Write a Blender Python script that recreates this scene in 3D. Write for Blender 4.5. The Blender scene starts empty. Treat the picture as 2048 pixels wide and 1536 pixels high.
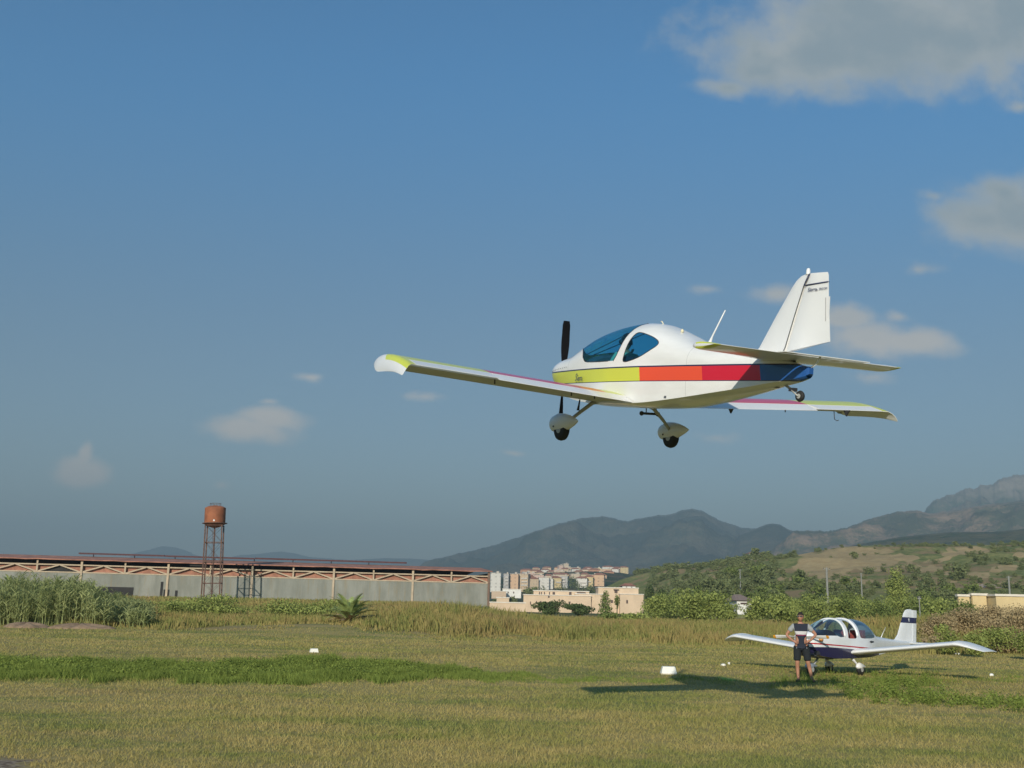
import bpy, bmesh, math
import numpy as np
from mathutils import Vector, Matrix
from mathutils.geometry import delaunay_2d_cdt

sc = bpy.context.scene
COL = sc.collection
PI = math.pi
# ------------------------------------------------------------------ camera
F = 2150.0                                   # focal length in pixels of the 2048 px wide photograph
CH = 1.66
PITCH = math.atan((1222 - 768) / F)
ROLL = math.radians(1.2)
cf = np.array([0, math.cos(PITCH), math.sin(PITCH)])
cu = np.array([0, -math.sin(PITCH), math.cos(PITCH)])
cr = np.array([1.0, 0, 0])
CR = math.cos(ROLL) * cr + math.sin(ROLL) * cu
CU = -math.sin(ROLL) * cr + math.cos(ROLL) * cu
HAZE_D = 0.00028
cam_d = bpy.data.cameras.new('camera')
cam = bpy.data.objects.new('camera', cam_d)
COL.objects.link(cam)
cam_d.sensor_width = 36.0
cam_d.lens = F / 2048 * 36
cam_d.clip_start = 0.1
cam_d.clip_end = 60000
cam.matrix_world = Matrix(((CR[0], CU[0], -cf[0], 0), (CR[1], CU[1], -cf[1], 0), (CR[2], CU[2], -cf[2], CH), (0, 0, 0, 1)))
sc.camera = cam

def ray(px, py):
    r = (px - 1024) / F * CR - (py - 768) / F * CU + cf
    return r / r[1]
def at(px, py, Y):
    p = ray(px, py) * Y
    return Vector((p[0], p[1], p[2] + CH))

# ------------------------------------------------------------------ light
SUN_EL = math.radians(19.5)
SDX, SDY = 0.262, 0.965                      # horizontal travel of the light
sl = math.hypot(SDX, SDY)
sun_dir = Vector((SDX / sl * math.cos(SUN_EL), SDY / sl * math.cos(SUN_EL), -math.sin(SUN_EL)))
sd = bpy.data.lights.new('sun', 'SUN')
sd.energy = 4.5
sd.angle = math.radians(0.55)
sd.color = (1.0, 0.93, 0.82)
so = bpy.data.objects.new('sun', sd)
COL.objects.link(so)
so.rotation_euler = sun_dir.to_track_quat('-Z', 'Y').to_euler()
sc.view_settings.view_transform = 'Standard'
sc.view_settings.look = 'None'
sc.view_settings.exposure = 0.52
sc.view_settings.gamma = 1.0
sc.cycles.use_denoising = True
sc.cycles.max_bounces = 6
sc.cycles.volume_bounces = 0
sc.cycles.transparent_max_bounces = 12

# ------------------------------------------------------------------ node helpers
class NT:
    def __init__(s, nt):
        s.nt = nt; s.L = nt.links
    def n(s, typ, **kw):
        nd = s.nt.nodes.new(typ)
        for k, v in kw.items():
            setattr(nd, k, v)
        return nd
    def put(s, sock, v):
        if isinstance(v, bpy.types.NodeSocket):
            s.L.new(v, sock)
        elif isinstance(v, (tuple, list)) and len(v) == 3 and sock.type == 'RGBA':
            sock.default_value = (*v, 1)
        else:
            sock.default_value = v
    def m(s, op, a, b=0.0, c=0.0, clamp=False):
        nd = s.n('ShaderNodeMath', operation=op, use_clamp=clamp)
        s.put(nd.inputs[0], a); s.put(nd.inputs[1], b); s.put(nd.inputs[2], c)
        return nd.outputs[0]
    def v(s, op, a, b=(0, 0, 0)):
        nd = s.n('ShaderNodeVectorMath', operation=op)
        s.put(nd.inputs[0], a); s.put(nd.inputs[1], b)
        return nd.outputs['Value' if op in ('LENGTH', 'DOT_PRODUCT') else 'Vector']
    def noise(s, vec, scale, detail=3.0, rough=0.55):
        nd = s.n('ShaderNodeTexNoise')
        s.put(nd.inputs['Vector'], vec); nd.inputs['Scale'].default_value = scale
        nd.inputs['Detail'].default_value = detail; nd.inputs['Roughness'].default_value = rough
        return nd.outputs['Fac']
    def mix(s, f, a, b):
        nd = s.n('ShaderNodeMix', data_type='RGBA')
        s.put(nd.inputs[0], f); s.put(nd.inputs[6], a); s.put(nd.inputs[7], b)
        return nd.outputs[2]
    def ss(s, x, a, b):                       # smooth step of x from a to b
        nd = s.n('ShaderNodeMapRange', interpolation_type='SMOOTHSTEP')
        s.put(nd.inputs[0], x); s.put(nd.inputs[1], a); s.put(nd.inputs[2], b)
        return nd.outputs[0]
    def obj(s):
        return s.n('ShaderNodeTexCoord').outputs['Object']
    def sep(s, vec):
        nd = s.n('ShaderNodeSeparateXYZ'); s.put(nd.inputs[0], vec)
        return nd.outputs[0], nd.outputs[1], nd.outputs[2]
    def comb(s, x, y, z):
        nd = s.n('ShaderNodeCombineXYZ')
        s.put(nd.inputs[0], x); s.put(nd.inputs[1], y); s.put(nd.inputs[2], z)
        return nd.outputs[0]
    def attr(s, name):
        return s.n('ShaderNodeAttribute', attribute_name=name).outputs['Fac']
    def bump(s, h, strength=0.3, dist=0.05):
        nd = s.n('ShaderNodeBump'); nd.inputs['Strength'].default_value = strength
        nd.inputs['Distance'].default_value = dist; s.put(nd.inputs['Height'], h)
        return nd.outputs[0]

def new_mat(name):
    mt = bpy.data.materials.new(name); mt.use_nodes = True
    mt.node_tree.nodes.clear()
    return mt, NT(mt.node_tree)
def finish(mt, t, color, rough=0.6, metal=0.0, spec=0.5, coat=0.0, normal=None, transl=0.0):
    b = t.n('ShaderNodeBsdfPrincipled')
    t.put(b.inputs['Base Color'], color); t.put(b.inputs['Roughness'], rough)
    b.inputs['Metallic'].default_value = metal; b.inputs['Specular IOR Level'].default_value = spec
    b.inputs['Coat Weight'].default_value = coat
    if normal is not None: t.put(b.inputs['Normal'], normal)
    out = t.n('ShaderNodeOutputMaterial'); sh = b.outputs[0]
    if transl > 0:
        tr = t.n('ShaderNodeBsdfTranslucent'); t.put(tr.inputs[0], color)
        mx = t.n('ShaderNodeMixShader'); mx.inputs[0].default_value = transl
        t.L.new(sh, mx.inputs[1]); t.L.new(tr.outputs[0], mx.inputs[2]); sh = mx.outputs[0]
    t.L.new(sh, out.inputs[0])
    return mt
def plain(name, c, rough=0.55, var=0.12, scale=3.0, metal=0.0, coat=0.0, spec=0.5, bump=0.0):
    mt, t = new_mat(name)
    o = t.obj(); nz = t.noise(o, scale, 5.0, 0.6)
    d = tuple(x * (1 - var) for x in c); l = tuple(min(1, x * (1 + var)) for x in c)
    col = t.mix(t.ss(nz, 0.3, 0.7), d, l)
    nrm = t.bump(nz, bump, 0.02) if bump else None
    return finish(mt, t, col, rough, metal, spec, coat, nrm)

# ------------------------------------------------------------------ world: sky with clouds (all at infinity)
W = bpy.data.worlds.new('World'); sc.world = W; W.use_nodes = True
W.node_tree.nodes.clear(); t = NT(W.node_tree)
sky = t.n('ShaderNodeTexSky', sky_type='NISHITA', sun_disc=False)
sky.sun_elevation = SUN_EL
sky.sun_rotation = math.atan2(-SDX, -SDY)
sky.altitude = 0; sky.air_density = 1.0; sky.dust_density = 0.8; sky.ozone_density = 3.0
hs = t.n('ShaderNodeHueSaturation'); hs.inputs['Saturation'].default_value = 1.17
t.L.new(sky.outputs[0], hs.inputs['Color'])
bg1 = t.n('ShaderNodeBackground'); bg1.inputs[1].default_value = 0.09
SKYOUT = hs.outputs[0]
dv = t.n('ShaderNodeTexCoord').outputs['Generated']
dx, dy, dz = t.sep(dv)
dyc = t.m('MAXIMUM', dy, 0.05)
uu = t.m('DIVIDE', dx, dyc); ww = t.m('DIVIDE', dz, dyc)
base = t.comb(uu, ww, 0.0)
skymul = t.mix(t.ss(ww, 0.22, 0.56), (0.92, 0.79, 0.71), (0.72, 1.06, 1.09))
t.L.new(t.v('MULTIPLY', SKYOUT, skymul), bg1.inputs[0])
nd = t.n('ShaderNodeTexNoise'); nd.inputs['Scale'].default_value = 9.0; nd.inputs['Detail'].default_value = 5
t.L.new(base, nd.inputs['Vector'])
wv = t.v('MULTIPLY', t.v('SUBTRACT', nd.outputs['Color'], (0.5, 0.5, 0.5)), (0.055, 0.04, 0))
warp = t.v('ADD', base, wv)
CL = [(1650, 118, 190, 62, 1.35), (1460, 172, 80, 26, 1.05), (1530, 140, 110, 44, 1.1), (1850, 70, 300, 85, 1.4), (1740, 20, 150, 60, 1.3), (2060, 20, 260, 95, 1.3),
      (1960, 440, 85, 46, 1.1), (2060, 435, 130, 62, 1.3), (2000, 385, 90, 38, 1.0), (1870, 400, 45, 22, .5),
      (1740, 690, 85, 32, 1.15), (1815, 690, 75, 26, 1.1), (1690, 645, 60, 28, 1.0), (1800, 640, 40, 24, .6),
      (1415, 575, 55, 20, .55), (1550, 590, 75, 26, .6), (1845, 535, 55, 20, .5), (1745, 765, 80, 26, .5), (2025, 205, 60, 24, .45),
      (500, 868, 62, 22, 1.25), (550, 845, 50, 20, 1.15), (555, 815, 30, 14, .5), (165, 937, 38, 20, 1.5), (174, 905, 16, 24, 1.2),
      (840, 790, 75, 20, .42), (615, 752, 50, 17, .5), (1030, 905, 60, 13, .4), (430, 975, 30, 13, .4), (1440, 870, 90, 22, .38)]
mx_ = None
for (px, py, ra, rb, s_) in CL:
    r = ray(px, py)
    d_ = t.v('MULTIPLY', t.v('SUBTRACT', warp, (r[0], r[2], 0)), (F / ra / 1.22, F / rb / 1.22, 0))
    val = t.m('SUBTRACT', s_, t.v('LENGTH', d_))
    mx_ = val if mx_ is None else t.m('SMOOTH_MAX', mx_, val, 0.35)
nz1 = t.noise(base, 22.0, 8.0, 0.62)
dens = t.m('ADD', mx_, t.m('MULTIPLY', t.m('SUBTRACT', nz1, 0.5), 1.5))
fwd = t.ss(dy, 0.1, 0.3)
alpha = t.m('MULTIPLY', t.m('MULTIPLY', t.ss(dens, -0.25, 0.8), 0.85), fwd)
nz2 = t.noise(t.v('ADD', base, (0.01, 0.012, 3)), 12.0, 4.0)
ccol = t.mix(t.ss(t.m('ADD', dens, t.m('MULTIPLY', t.m('SUBTRACT', nz2, .5), 1.6)), 0.1, 1.3), (0.335, 0.345, 0.325), (0.215, 0.255, 0.265))
ccol = t.mix(t.ss(ww, 0.42, 0.18), ccol, (0.54, 0.49, 0.44))
bg2 = t.n('ShaderNodeBackground'); bg2.inputs[1].default_value = 1.0
t.L.new(ccol, bg2.inputs[0])
ms = t.n('ShaderNodeMixShader'); t.L.new(alpha, ms.inputs[0])
t.L.new(bg1.outputs[0], ms.inputs[1]); t.L.new(bg2.outputs[0], ms.inputs[2])
wo = t.n('ShaderNodeOutputWorld'); t.L.new(ms.outputs[0], wo.inputs[0])

# ------------------------------------------------------------------ mesh helpers
def tag(o, label=None, cat=None, group=None, kind=None):
    if label: o['label'] = label
    if cat: o['category'] = cat
    if group: o['group'] = group
    if kind: o['kind'] = kind
    return o
def empty(name, loc=(0, 0, 0), rz=0.0, mat=None):
    o = bpy.data.objects.new(name, None); COL.objects.link(o)
    o.empty_display_size = 0.3
    if mat is not None: o.matrix_world = mat
    else:
        o.location = loc; o.rotation_euler = (0, 0, rz)
    return o
def link(name, me, mats=None, parent=None):
    o = bpy.data.objects.new(name, me); COL.objects.link(o)
    if mats is not None and not me.materials:
        for m_ in (mats if isinstance(mats, (list, tuple)) else [mats]): me.materials.append(m_)
    if parent is not None: o.parent = parent
    return o
def npmesh(name, V, Fc, mats=None, parent=None, smooth=False, mi=None, attrs=None, sharp=None):
    V = np.asarray(V, dtype=np.float32); me = bpy.data.meshes.new(name)
    if isinstance(Fc, np.ndarray):
        k = Fc.shape[1]; nf = len(Fc)
        me.vertices.add(len(V)); me.vertices.foreach_set('co', V.ravel())
        me.loops.add(nf * k); me.loops.foreach_set('vertex_index', Fc.astype(np.int32).ravel())
        me.polygons.add(nf); me.polygons.foreach_set('loop_start', np.arange(0, nf * k, k, dtype=np.int32))
        me.polygons.foreach_set('loop_total', np.full(nf, k, dtype=np.int32))
        me.update(calc_edges=True)
    else:
        me.from_pydata([tuple(map(float, v)) for v in V], [], [tuple(f) for f in Fc]); me.update()
    me.polygons.foreach_set('use_smooth', np.full(len(me.polygons), bool(smooth)))
    if mi is not None: me.polygons.foreach_set('material_index', np.asarray(mi, dtype=np.int32))
    if attrs:
        for k_, a in attrs.items():
            at_ = me.attributes.new(k_, 'FLOAT', 'POINT'); at_.data.foreach_set('value', np.asarray(a, dtype=np.float32))
    me.update()
    o = link(name, me, mats, parent)
    if sharp is not None: me.set_sharp_from_angle(angle=math.radians(sharp))
    return o
class MB:
    def __init__(s): s.V = []; s.F = []; s.M = []
    def add(s, V, Fc, mi=0):
        n = len(s.V); s.V += [tuple(v) for v in V]; s.F += [tuple(i + n for i in f) for f in Fc]; s.M += [mi] * len(Fc)
        return s
    def box(s, c, d, mi=0, rz=0.0, taper=1.0):
        x, y, z = c; a, b, h = d[0] / 2, d[1] / 2, d[2] / 2
        V = []
        for k, (i, j) in [(q, p) for q in (-1, 1) for p in ((-1, -1), (1, -1), (1, 1), (-1, 1))]:
            f = taper if k > 0 else 1.0
            X, Y = i * a * f, j * b * f
            V.append((x + X * math.cos(rz) - Y * math.sin(rz), y + X * math.sin(rz) + Y * math.cos(rz), z + k * h))
        return s.add(V, [(0, 3, 2, 1), (4, 5, 6, 7), (0, 1, 5, 4), (1, 2, 6, 5), (2, 3, 7, 6), (3, 0, 4, 7)], mi)
    def bar(s, a, b, w, h=None, mi=0):
        a, b = Vector(a), Vector(b); d = (b - a).normalized(); h = h or w
        up = Vector((0, 0, 1)) if abs(d.z) < 0.95 else Vector((0, 1, 0))
        sx = d.cross(up).normalized() * w / 2; sy = sx.cross(d).normalized() * h / 2
        V = [p + i * sx + j * sy for p in (a, b) for i, j in ((-1, -1), (1, -1), (1, 1), (-1, 1))]
        return s.add(V, [(0, 3, 2, 1), (4, 5, 6, 7), (0, 1, 5, 4), (1, 2, 6, 5), (2, 3, 7, 6), (3, 0, 4, 7)], mi)
    def tube(s, pts, rad, n=8, mi=0, sy=1.0):
        pts = [Vector(p) for p in pts]; m_ = len(pts)
        if not isinstance(rad, (list, tuple)): rad = [rad] * m_
        V = []; prev = None
        for i, p in enumerate(pts):
            d = (pts[min(i + 1, m_ - 1)] - pts[max(i - 1, 0)]).normalized()
            if prev is None:
                prev = Vector((0, 0, 1)) if abs(d.z) < 0.9 else Vector((1, 0, 0))
            sx = d.cross(prev).normalized(); u = sx.cross(d).normalized(); prev = u
            for k in range(n):
                a = 2 * PI * k / n
                V.append(p + (sx * math.cos(a) + u * math.sin(a) * sy) * rad[i])
        Fc = [(i * n + k, i * n + (k + 1) % n, (i + 1) * n + (k + 1) % n, (i + 1) * n + k) for i in range(m_ - 1) for k in range(n)]
        Fc += [tuple(range(n - 1, -1, -1)), tuple((m_ - 1) * n + k for k in range(n))]
        return s.add(V, Fc, mi)
    def lathe(s, prof, n=24, c=(0, 0, 0), axis='z', mi=0):
        V = []
        for r, z in prof:
            for k in range(n):
                a = 2 * PI * k / n; p = (r * math.cos(a), r * math.sin(a), z)
                if axis == 'y': p = (p[0], p[2], p[1])
                if axis == 'x': p = (p[2], p[0], p[1])
                V.append((p[0] + c[0], p[1] + c[1], p[2] + c[2]))
        m_ = len(prof)
        Fc = [(i * n + k, i * n + (k + 1) % n, (i + 1) * n + (k + 1) % n, (i + 1) * n + k) for i in range(m_ - 1) for k in range(n)]
        Fc += [tuple(range(n - 1, -1, -1)), tuple((m_ - 1) * n + k for k in range(n))]
        return s.add(V, Fc, mi)
    def loft(s, rings, cap=True, mi=0, mfun=None):
        n = len(rings[0]); b = len(s.V); s.V += [tuple(v) for r in rings for v in r]
        for i in range(len(rings) - 1):
            for k in range(n):
                s.F.append((b + i * n + k, b + i * n + (k + 1) % n, b + (i + 1) * n + (k + 1) % n, b + (i + 1) * n + k))
                s.M.append(mfun(i, k) if mfun else mi)
        if cap:
            s.F.append(tuple(b + k for k in range(n - 1, -1, -1))); s.M.append(mi)
            s.F.append(tuple(b + (len(rings) - 1) * n + k for k in range(n))); s.M.append(mi)
        return s
    def prism(s, poly, y0, y1, mi=0):          # polygon in (x, z) pushed from y0 to y1
        n = len(poly); V = [(p[0], y, p[1]) for y in (y0, y1) for p in poly]
        Fc = [tuple(range(n)), tuple(range(2 * n - 1, n - 1, -1))] + [(k, k + n, (k + 1) % n + n, (k + 1) % n) for k in range(n)]
        return s.add(V, Fc, mi)
    def build(s, name, mats, parent=None, smooth=False, sharp=None, fixn=True):
        o = npmesh(name, s.V, s.F, mats, parent, smooth, s.M, sharp=None)
        if fixn:
            bm = bmesh.new(); bm.from_mesh(o.data); bmesh.ops.recalc_face_normals(bm, faces=bm.faces); bm.to_mesh(o.data); bm.free()
        if sharp is not None: o.data.set_sharp_from_angle(angle=math.radians(sharp))
        return o

def text_part(body, size, mat, M4, parent, name='lettering', squash=1.0, shear=0.0, extrude=0.0008):
    cu_ = bpy.data.curves.new('lettering', 'FONT'); cu_.body = body; cu_.size = size
    cu_.shear = shear; cu_.extrude = extrude; cu_.align_x = 'LEFT'
    tmp = bpy.data.objects.new('tmp', cu_); COL.objects.link(tmp)
    dg = bpy.context.evaluated_depsgraph_get()
    me = bpy.data.meshes.new_from_object(tmp.evaluated_get(dg))
    bpy.data.objects.remove(tmp); bpy.data.curves.remove(cu_)
    me.transform(M4 @ Matrix.Diagonal((squash, 1, 1, 1)))
    me.materials.clear(); me.name = name
    return link(name, me, mat, parent)

ORD = 'first second third fourth fifth sixth seventh eighth ninth tenth eleventh twelfth thirteenth fourteenth fifteenth sixteenth seventeenth eighteenth nineteenth twentieth'.split()
TENS = {2: 'twenty', 3: 'thirty', 4: 'forty', 5: 'fifty', 6: 'sixty'}; TENT = {2: 'twentieth', 3: 'thirtieth', 4: 'fortieth', 5: 'fiftieth', 6: 'sixtieth'}
def ordn(i):
    if i < 20: return ORD[i]
    q, r = divmod(i + 1, 10)
    return TENT[q] if r == 0 else TENS[q] + '-' + ORD[r - 1]
# ------------------------------------------------------------------ ground height
def S(x, a, b):
    u = np.clip((np.asarray(x, float) - a) / (b - a), 0, 1); return u * u * (3 - 2 * u)
def hsh(x, y):
    return (np.sin(x * 0.21 + 1.3) * np.cos(y * 0.17 + .4) + .6 * np.sin(x * .53 + y * .31) + .4 * np.cos(x * 1.1 - y * .83)) / 2
def gz(x, y):
    x = np.asarray(x, float); y = np.asarray(y, float); u = x / np.maximum(y, 5)
    left = 1 - S(u, -0.1, 0.02); right = S(u, 0.18, 0.34)
    z = 0.10 * S(y, 28, 32)
    z = z + 0.5 * S(y, 56, 80) * left + 1.7 * S(y, 90, 150) * left
    z = z + (1 - left) * (0.35 * S(y, 58, 80) + 1.0 * S(y, 90, 260))
    z = z + 1.15 * np.exp(-((x - 27) / 9.) ** 2 - ((y - 66) / 8.) ** 2)
    z = z + 0.9 * np.exp(-((x + 5) / 5.5) ** 2 - ((y - 84) / 9.) ** 2)
    z = z + 0.35 * np.exp(-((x + 11) / 5.) ** 2 - ((y - 66) / 5.) ** 2)
    z = z + hsh(x, y) * (0.02 + 0.14 * S(y, 50, 90))
    return z * S(y, 12, 24)

def grass_colour(t, dry=(0.47, 0.37, 0.135), olive=(0.36, 0.325, 0.095), green=(0.21, 0.25, 0.06), red=(0.40, 0.27, 0.13)):
    o = t.n('ShaderNodeTexCoord').outputs['Object']
    st = t.v('MULTIPLY', o, (0.45, 1.0, 0.3))
    a = t.noise(st, 0.16, 4.0, 0.6); b = t.noise(t.v('ADD', st, (31, 7, 0)), 0.45, 4.0, 0.65); c = t.noise(o, 3.2, 4.0, 0.7)
    d = t.noise(t.v('ADD', st, (5, 77, 0)), 0.11, 3.0, 0.6)
    k = t.m('ADD', t.m('ADD', t.m('MULTIPLY', a, 0.55), t.m('MULTIPLY', b, 0.4)), t.m('MULTIPLY', c, 0.18))
    col = t.mix(t.ss(k, 0.52, 0.63), dry, olive)
    col = t.mix(t.m('MULTIPLY', t.ss(t.m('ADD', b, t.m('MULTIPLY', c, 0.25)), 0.60, 0.78), 0.75), col, green)
    col = t.mix(t.m('MULTIPLY', t.ss(d, 0.52, 0.7), 0.55), col, red)
    return col, o, c

gmat, t = new_mat('field_ground')
col, o_, c_ = grass_colour(t)
x_, y_, z_ = t.sep(o_)
far = t.ss(y_, 90, 180)
fn = t.noise(o_, 0.035, 5.0, 0.65)
col = t.mix(far, t.mix(0.35, col, (0.16, 0.13, 0.07)), t.mix(t.ss(fn, 0.42, 0.6), (0.27, 0.2, 0.09), (0.07, 0.1, 0.035)))
bare = t.m('ADD', t.v('LENGTH', t.v('SUBTRACT', o_, (-5.9, 11.4, 0))), t.m('MULTIPLY', t.m('SUBTRACT', c_, .5), 1.8))
col = t.mix(t.ss(bare, 1.25, .8), col, t.mix(t.ss(t.noise(o_, 14, 3.0), .35, .65), (.13, .09, .06), (.34, .27, .20)))
finish(gmat, t, col, 0.95, spec=0.1, normal=t.bump(c_, 0.6, 0.05))
bl_mat, t = new_mat('grass_blades')
col, o_, c_ = grass_colour(t)
rn = t.attr('rnd')
col = t.mix(t.m('MULTIPLY', rn, 0.55), col, t.mix(t.ss(t.noise(o_, 0.9, 3.0), 0.4, 0.6), (0.54, 0.44, 0.17), (0.29, 0.32, 0.08)))
finish(bl_mat, t, col, 0.8, spec=0.15, transl=0.3)

# ground: a polar sheet out to the horizon, all round
azf = np.radians(np.concatenate([np.arange(-180, -44, 8), np.arange(-44, 44, 0.6), np.arange(44, 181, 8)]))
rr = np.concatenate([[0.01, 4, 8], np.geomspace(11, 300, 150), np.geomspace(330, 9500, 25)])
A_, R_ = np.meshgrid(azf, rr, indexing='ij')
gx = R_ * np.sin(A_); gy = R_ * np.cos(A_)
zz = np.where(gy > 0, gz(gx, gy), 0)
V = np.stack([gx, gy, zz], -1).reshape(-1, 3)
n1, n2 = A_.shape
i_, j_ = np.meshgrid(np.arange(n1 - 1), np.arange(n2 - 1), indexing='ij')
Fq = np.stack([i_ * n2 + j_, (i_ + 1) * n2 + j_, (i_ + 1) * n2 + j_ + 1, i_ * n2 + j_ + 1], -1).reshape(-1, 4)[:, ::-1]
ground = npmesh('ground', V, Fq, gmat, smooth=True)
tag(ground, 'wide airfield ground of dry and green grass running to the hills', kind='structure')

# ------------------------------------------------------------------ hills and mountains
def ridge_noise(u, seed, amp):
    r = np.random.default_rng(seed); z = 0
    for f_ in (3, 7, 13, 29, 53, 97):
        z = z + np.sin(u * f_ * 40 + r.uniform(0, 6.3)) / f_ ** 0.8 * r.uniform(.6, 1)
    return z * amp
def fbm2(x, y, seed, octv=5, base=1.0):
    r = np.random.default_rng(seed); z = 0; a = 1.0; f_ = base
    for _ in range(octv):
        for __ in range(3):
            th = r.uniform(0, PI * 2); ph = r.uniform(0, PI * 2)
            z = z + a / 3 * np.sin((x * math.cos(th) + y * math.sin(th)) * f_ + ph + 1.7 * np.sin((x * math.sin(th) - y * math.cos(th)) * f_ * .6 + ph * 2))
        a *= 0.52; f_ *= 2.05
    return z
def hill(name, sil, Y0, Y1, mat, label, back=1.5, jag=0.0, amp=0.03, seed=1, nx=260, nr=46, power=1.0, ext=500, fb=1.0):
    """terrain rising from distance Y0 to a crest at Y1 whose outline is the list sil, then falling away behind."""
    px = np.linspace(sil[0][0], sil[-1][0], nx)
    py = np.interp(px, [s[0] for s in sil], [s[1] for s in sil])
    rj = np.random.default_rng(seed)
    for f_, w_ in ((.021, 1.), (.047, .8), (.11, .6), (.23, .45), (.41, .3)): py = py + jag * w_ * np.abs(np.sin(px * f_ * 3 + rj.uniform(0, 6))) - jag * w_ * .5
    fr = np.concatenate([np.linspace(0, 1, nr), np.linspace(1, 2, 12)[1:]])
    V = np.zeros((nx, len(fr), 3)); 
    for i in range(nx):
        r = ray(px[i], py[i]); H = r[2] * Y1 + CH
        rb_ = r[0] / 1.0
        for j, q in enumerate(fr):
            y0_ = Y0(px[i]) if callable(Y0) else Y0
            Y = y0_ + (Y1 - y0_) * q if q <= 1 else Y1 + (Y1 * back - Y1) * (q - 1)
            h = H * (S(q, -.12, 1.0) ** power) if q <= 1 else H * (1 - S(q, 1, 2))
            V[i, j] = (rb_ * Y, Y, h)
    x, y = V[..., 0] / (Y1 * .25), V[..., 1] / (Y1 * .25)
    nzv = fbm2(x * 6 * fb, y * 6 * fb, seed)
    w = np.clip(np.concatenate([np.sin(np.linspace(0, PI, nr)) ** .7, np.zeros(11)]), 0, 1)[None, :]
    V[..., 2] += nzv * amp * Y1 * 0.25 * w * np.clip(V[..., 2:3][..., 0] / (Y1 * .03), 0, 1)
    el = np.array([ray(px[i], py[i])[2] for i in range(nx)])[:, None]
    lim = CH + el * V[..., 1] * np.where(np.concatenate([np.linspace(0, 1, nr), np.ones(11)]) > .97, 1.0, .985)[None, :]
    V[..., 2] = np.where((np.arange(len(fr)) < nr)[None, :], np.minimum(V[..., 2], np.maximum(lim, 0)), V[..., 2])
    V[..., 2] = np.maximum(V[..., 2], -0.8); V[:, 0, 2] = -0.8
    n2 = len(fr); i_, j_ = np.meshgrid(np.arange(nx - 1), np.arange(n2 - 1), indexing='ij')
    Fq = np.stack([i_ * n2 + j_, (i_ + 1) * n2 + j_, (i_ + 1) * n2 + j_ + 1, i_ * n2 + j_ + 1], -1).reshape(-1, 4)
    return V, Fq
def proj(P):
    d = np.asarray(P, float) - np.array([0, 0, CH]); z = d @ cf
    return 1024 + F * (d @ CR) / z, 768 - F * (d @ CU) / z

def mtn_mat(name, green, brown, rock, sc_=0.004, rockz=1e9, golds=(0.3, 0.23, 0.12)):
    mt, t = new_mat(name)
    o = t.obj(); x, y, z = t.sep(o)
    a = t.noise(t.v('MULTIPLY', o, (1, 1, 2.0)), sc_, 6.0, 0.65); b = t.noise(o, sc_ * 5, 5.0, 0.7)
    f3 = t.noise(o, sc_ * 28, 3.0, 0.7)
    k = t.m('ADD', t.m('MULTIPLY', a, 0.55), t.m('ADD', t.m('MULTIPLY', b, 0.3), t.m('MULTIPLY', f3, .2)))
    c = t.mix(t.ss(k, 0.48, 0.6), green, brown)
    c = t.mix(t.ss(t.m('ADD', z, t.m('MULTIPLY', t.m('SUBTRACT', b, .5), rockz * .5)), rockz * .85, rockz * 1.1), c, rock)
    return finish(mt, t, c, 0.95, spec=0.05, normal=t.bump(b, 0.8, 20))
m_blue = mtn_mat('mountain_scrub', (0.035, 0.05, 0.04), (0.09, 0.085, 0.06), (0.2, 0.18, 0.15))
m_brown = mtn_mat('mountain_heath', (0.07, 0.08, 0.045), (0.26, 0.18, 0.12), (0.28, 0.24, 0.19))
m_rock = mtn_mat('mountain_rock', (0.04, 0.065, 0.035), (0.12, 0.10, 0.07), (0.22, 0.185, 0.15), rockz=500)
def add_hill(name, sil, Y0, Y1, mat, label, **k):
    V, Fq = hill(name, sil, Y0, Y1, mat, label, **k)
    o = npmesh(name, V.reshape(-1, 3), Fq, mat, smooth=True)
    return tag(o, label, kind='structure')
add_hill('far_hills', [(180, 1213), (240, 1200), (262, 1108), (300, 1099), (325, 1092), (352, 1095), (372, 1101), (392, 1110), (430, 1122), (480, 1110), (515, 1108), (545, 1104), (565, 1103), (590, 1107), (620, 1114), (700, 1120), (770, 1116), (820, 1117), (860, 1120), (1000, 1200)], 6000, 7400, m_blue, 'low blue hills beyond the long shed roof', seed=5, amp=.01)
add_hill('blue_mountain', [(700, 1216), (800, 1160), (850, 1122), (880, 1115), (920, 1106), (960, 1097), (1000, 1086), (1050, 1069), (1100, 1052), (1150, 1038), (1180, 1034), (1205, 1032), (1228, 1036), (1255, 1042), (1280, 1036), (1310, 1031), (1340, 1028), (1365, 1020), (1385, 1017), (1402, 1020), (1420, 1030), (1445, 1042), (1480, 1054), (1515, 1057), (1545, 1055), (1580, 1060), (1640, 1078), (1700, 1100), (1800, 1150)], 2200, 4800, m_blue, 'blue hazy mountain with two rounded summits', jag=1.2, seed=8, amp=.055, nx=420, nr=60, fb=1.6)
add_hill('cone_hill', [(1380, 1160), (1440, 1110), (1480, 1068), (1515, 1056), (1532, 1049), (1545, 1047), (1560, 1049), (1575, 1058), (1600, 1068), (1640, 1082), (1700, 1110), (1760, 1150)], 2000, 4000, m_blue, 'small dark cone of a hill beside the blue mountain', seed=18, amp=.03)
add_hill('brown_ridge', [(1440, 1150), (1540, 1100), (1585, 1062), (1610, 1060), (1650, 1062), (1690, 1056), (1720, 1044), (1760, 1031), (1800, 1022), (1830, 1020), (1860, 1026), (1900, 1022), (1960, 1010), (2048, 1000), (2200, 990), (2500, 1040)], 1700, 3400, m_brown, 'brown heath ridge rising towards the rocky mountain', jag=1.5, seed=3, amp=.05, nx=380, nr=60, fb=1.6)
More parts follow.
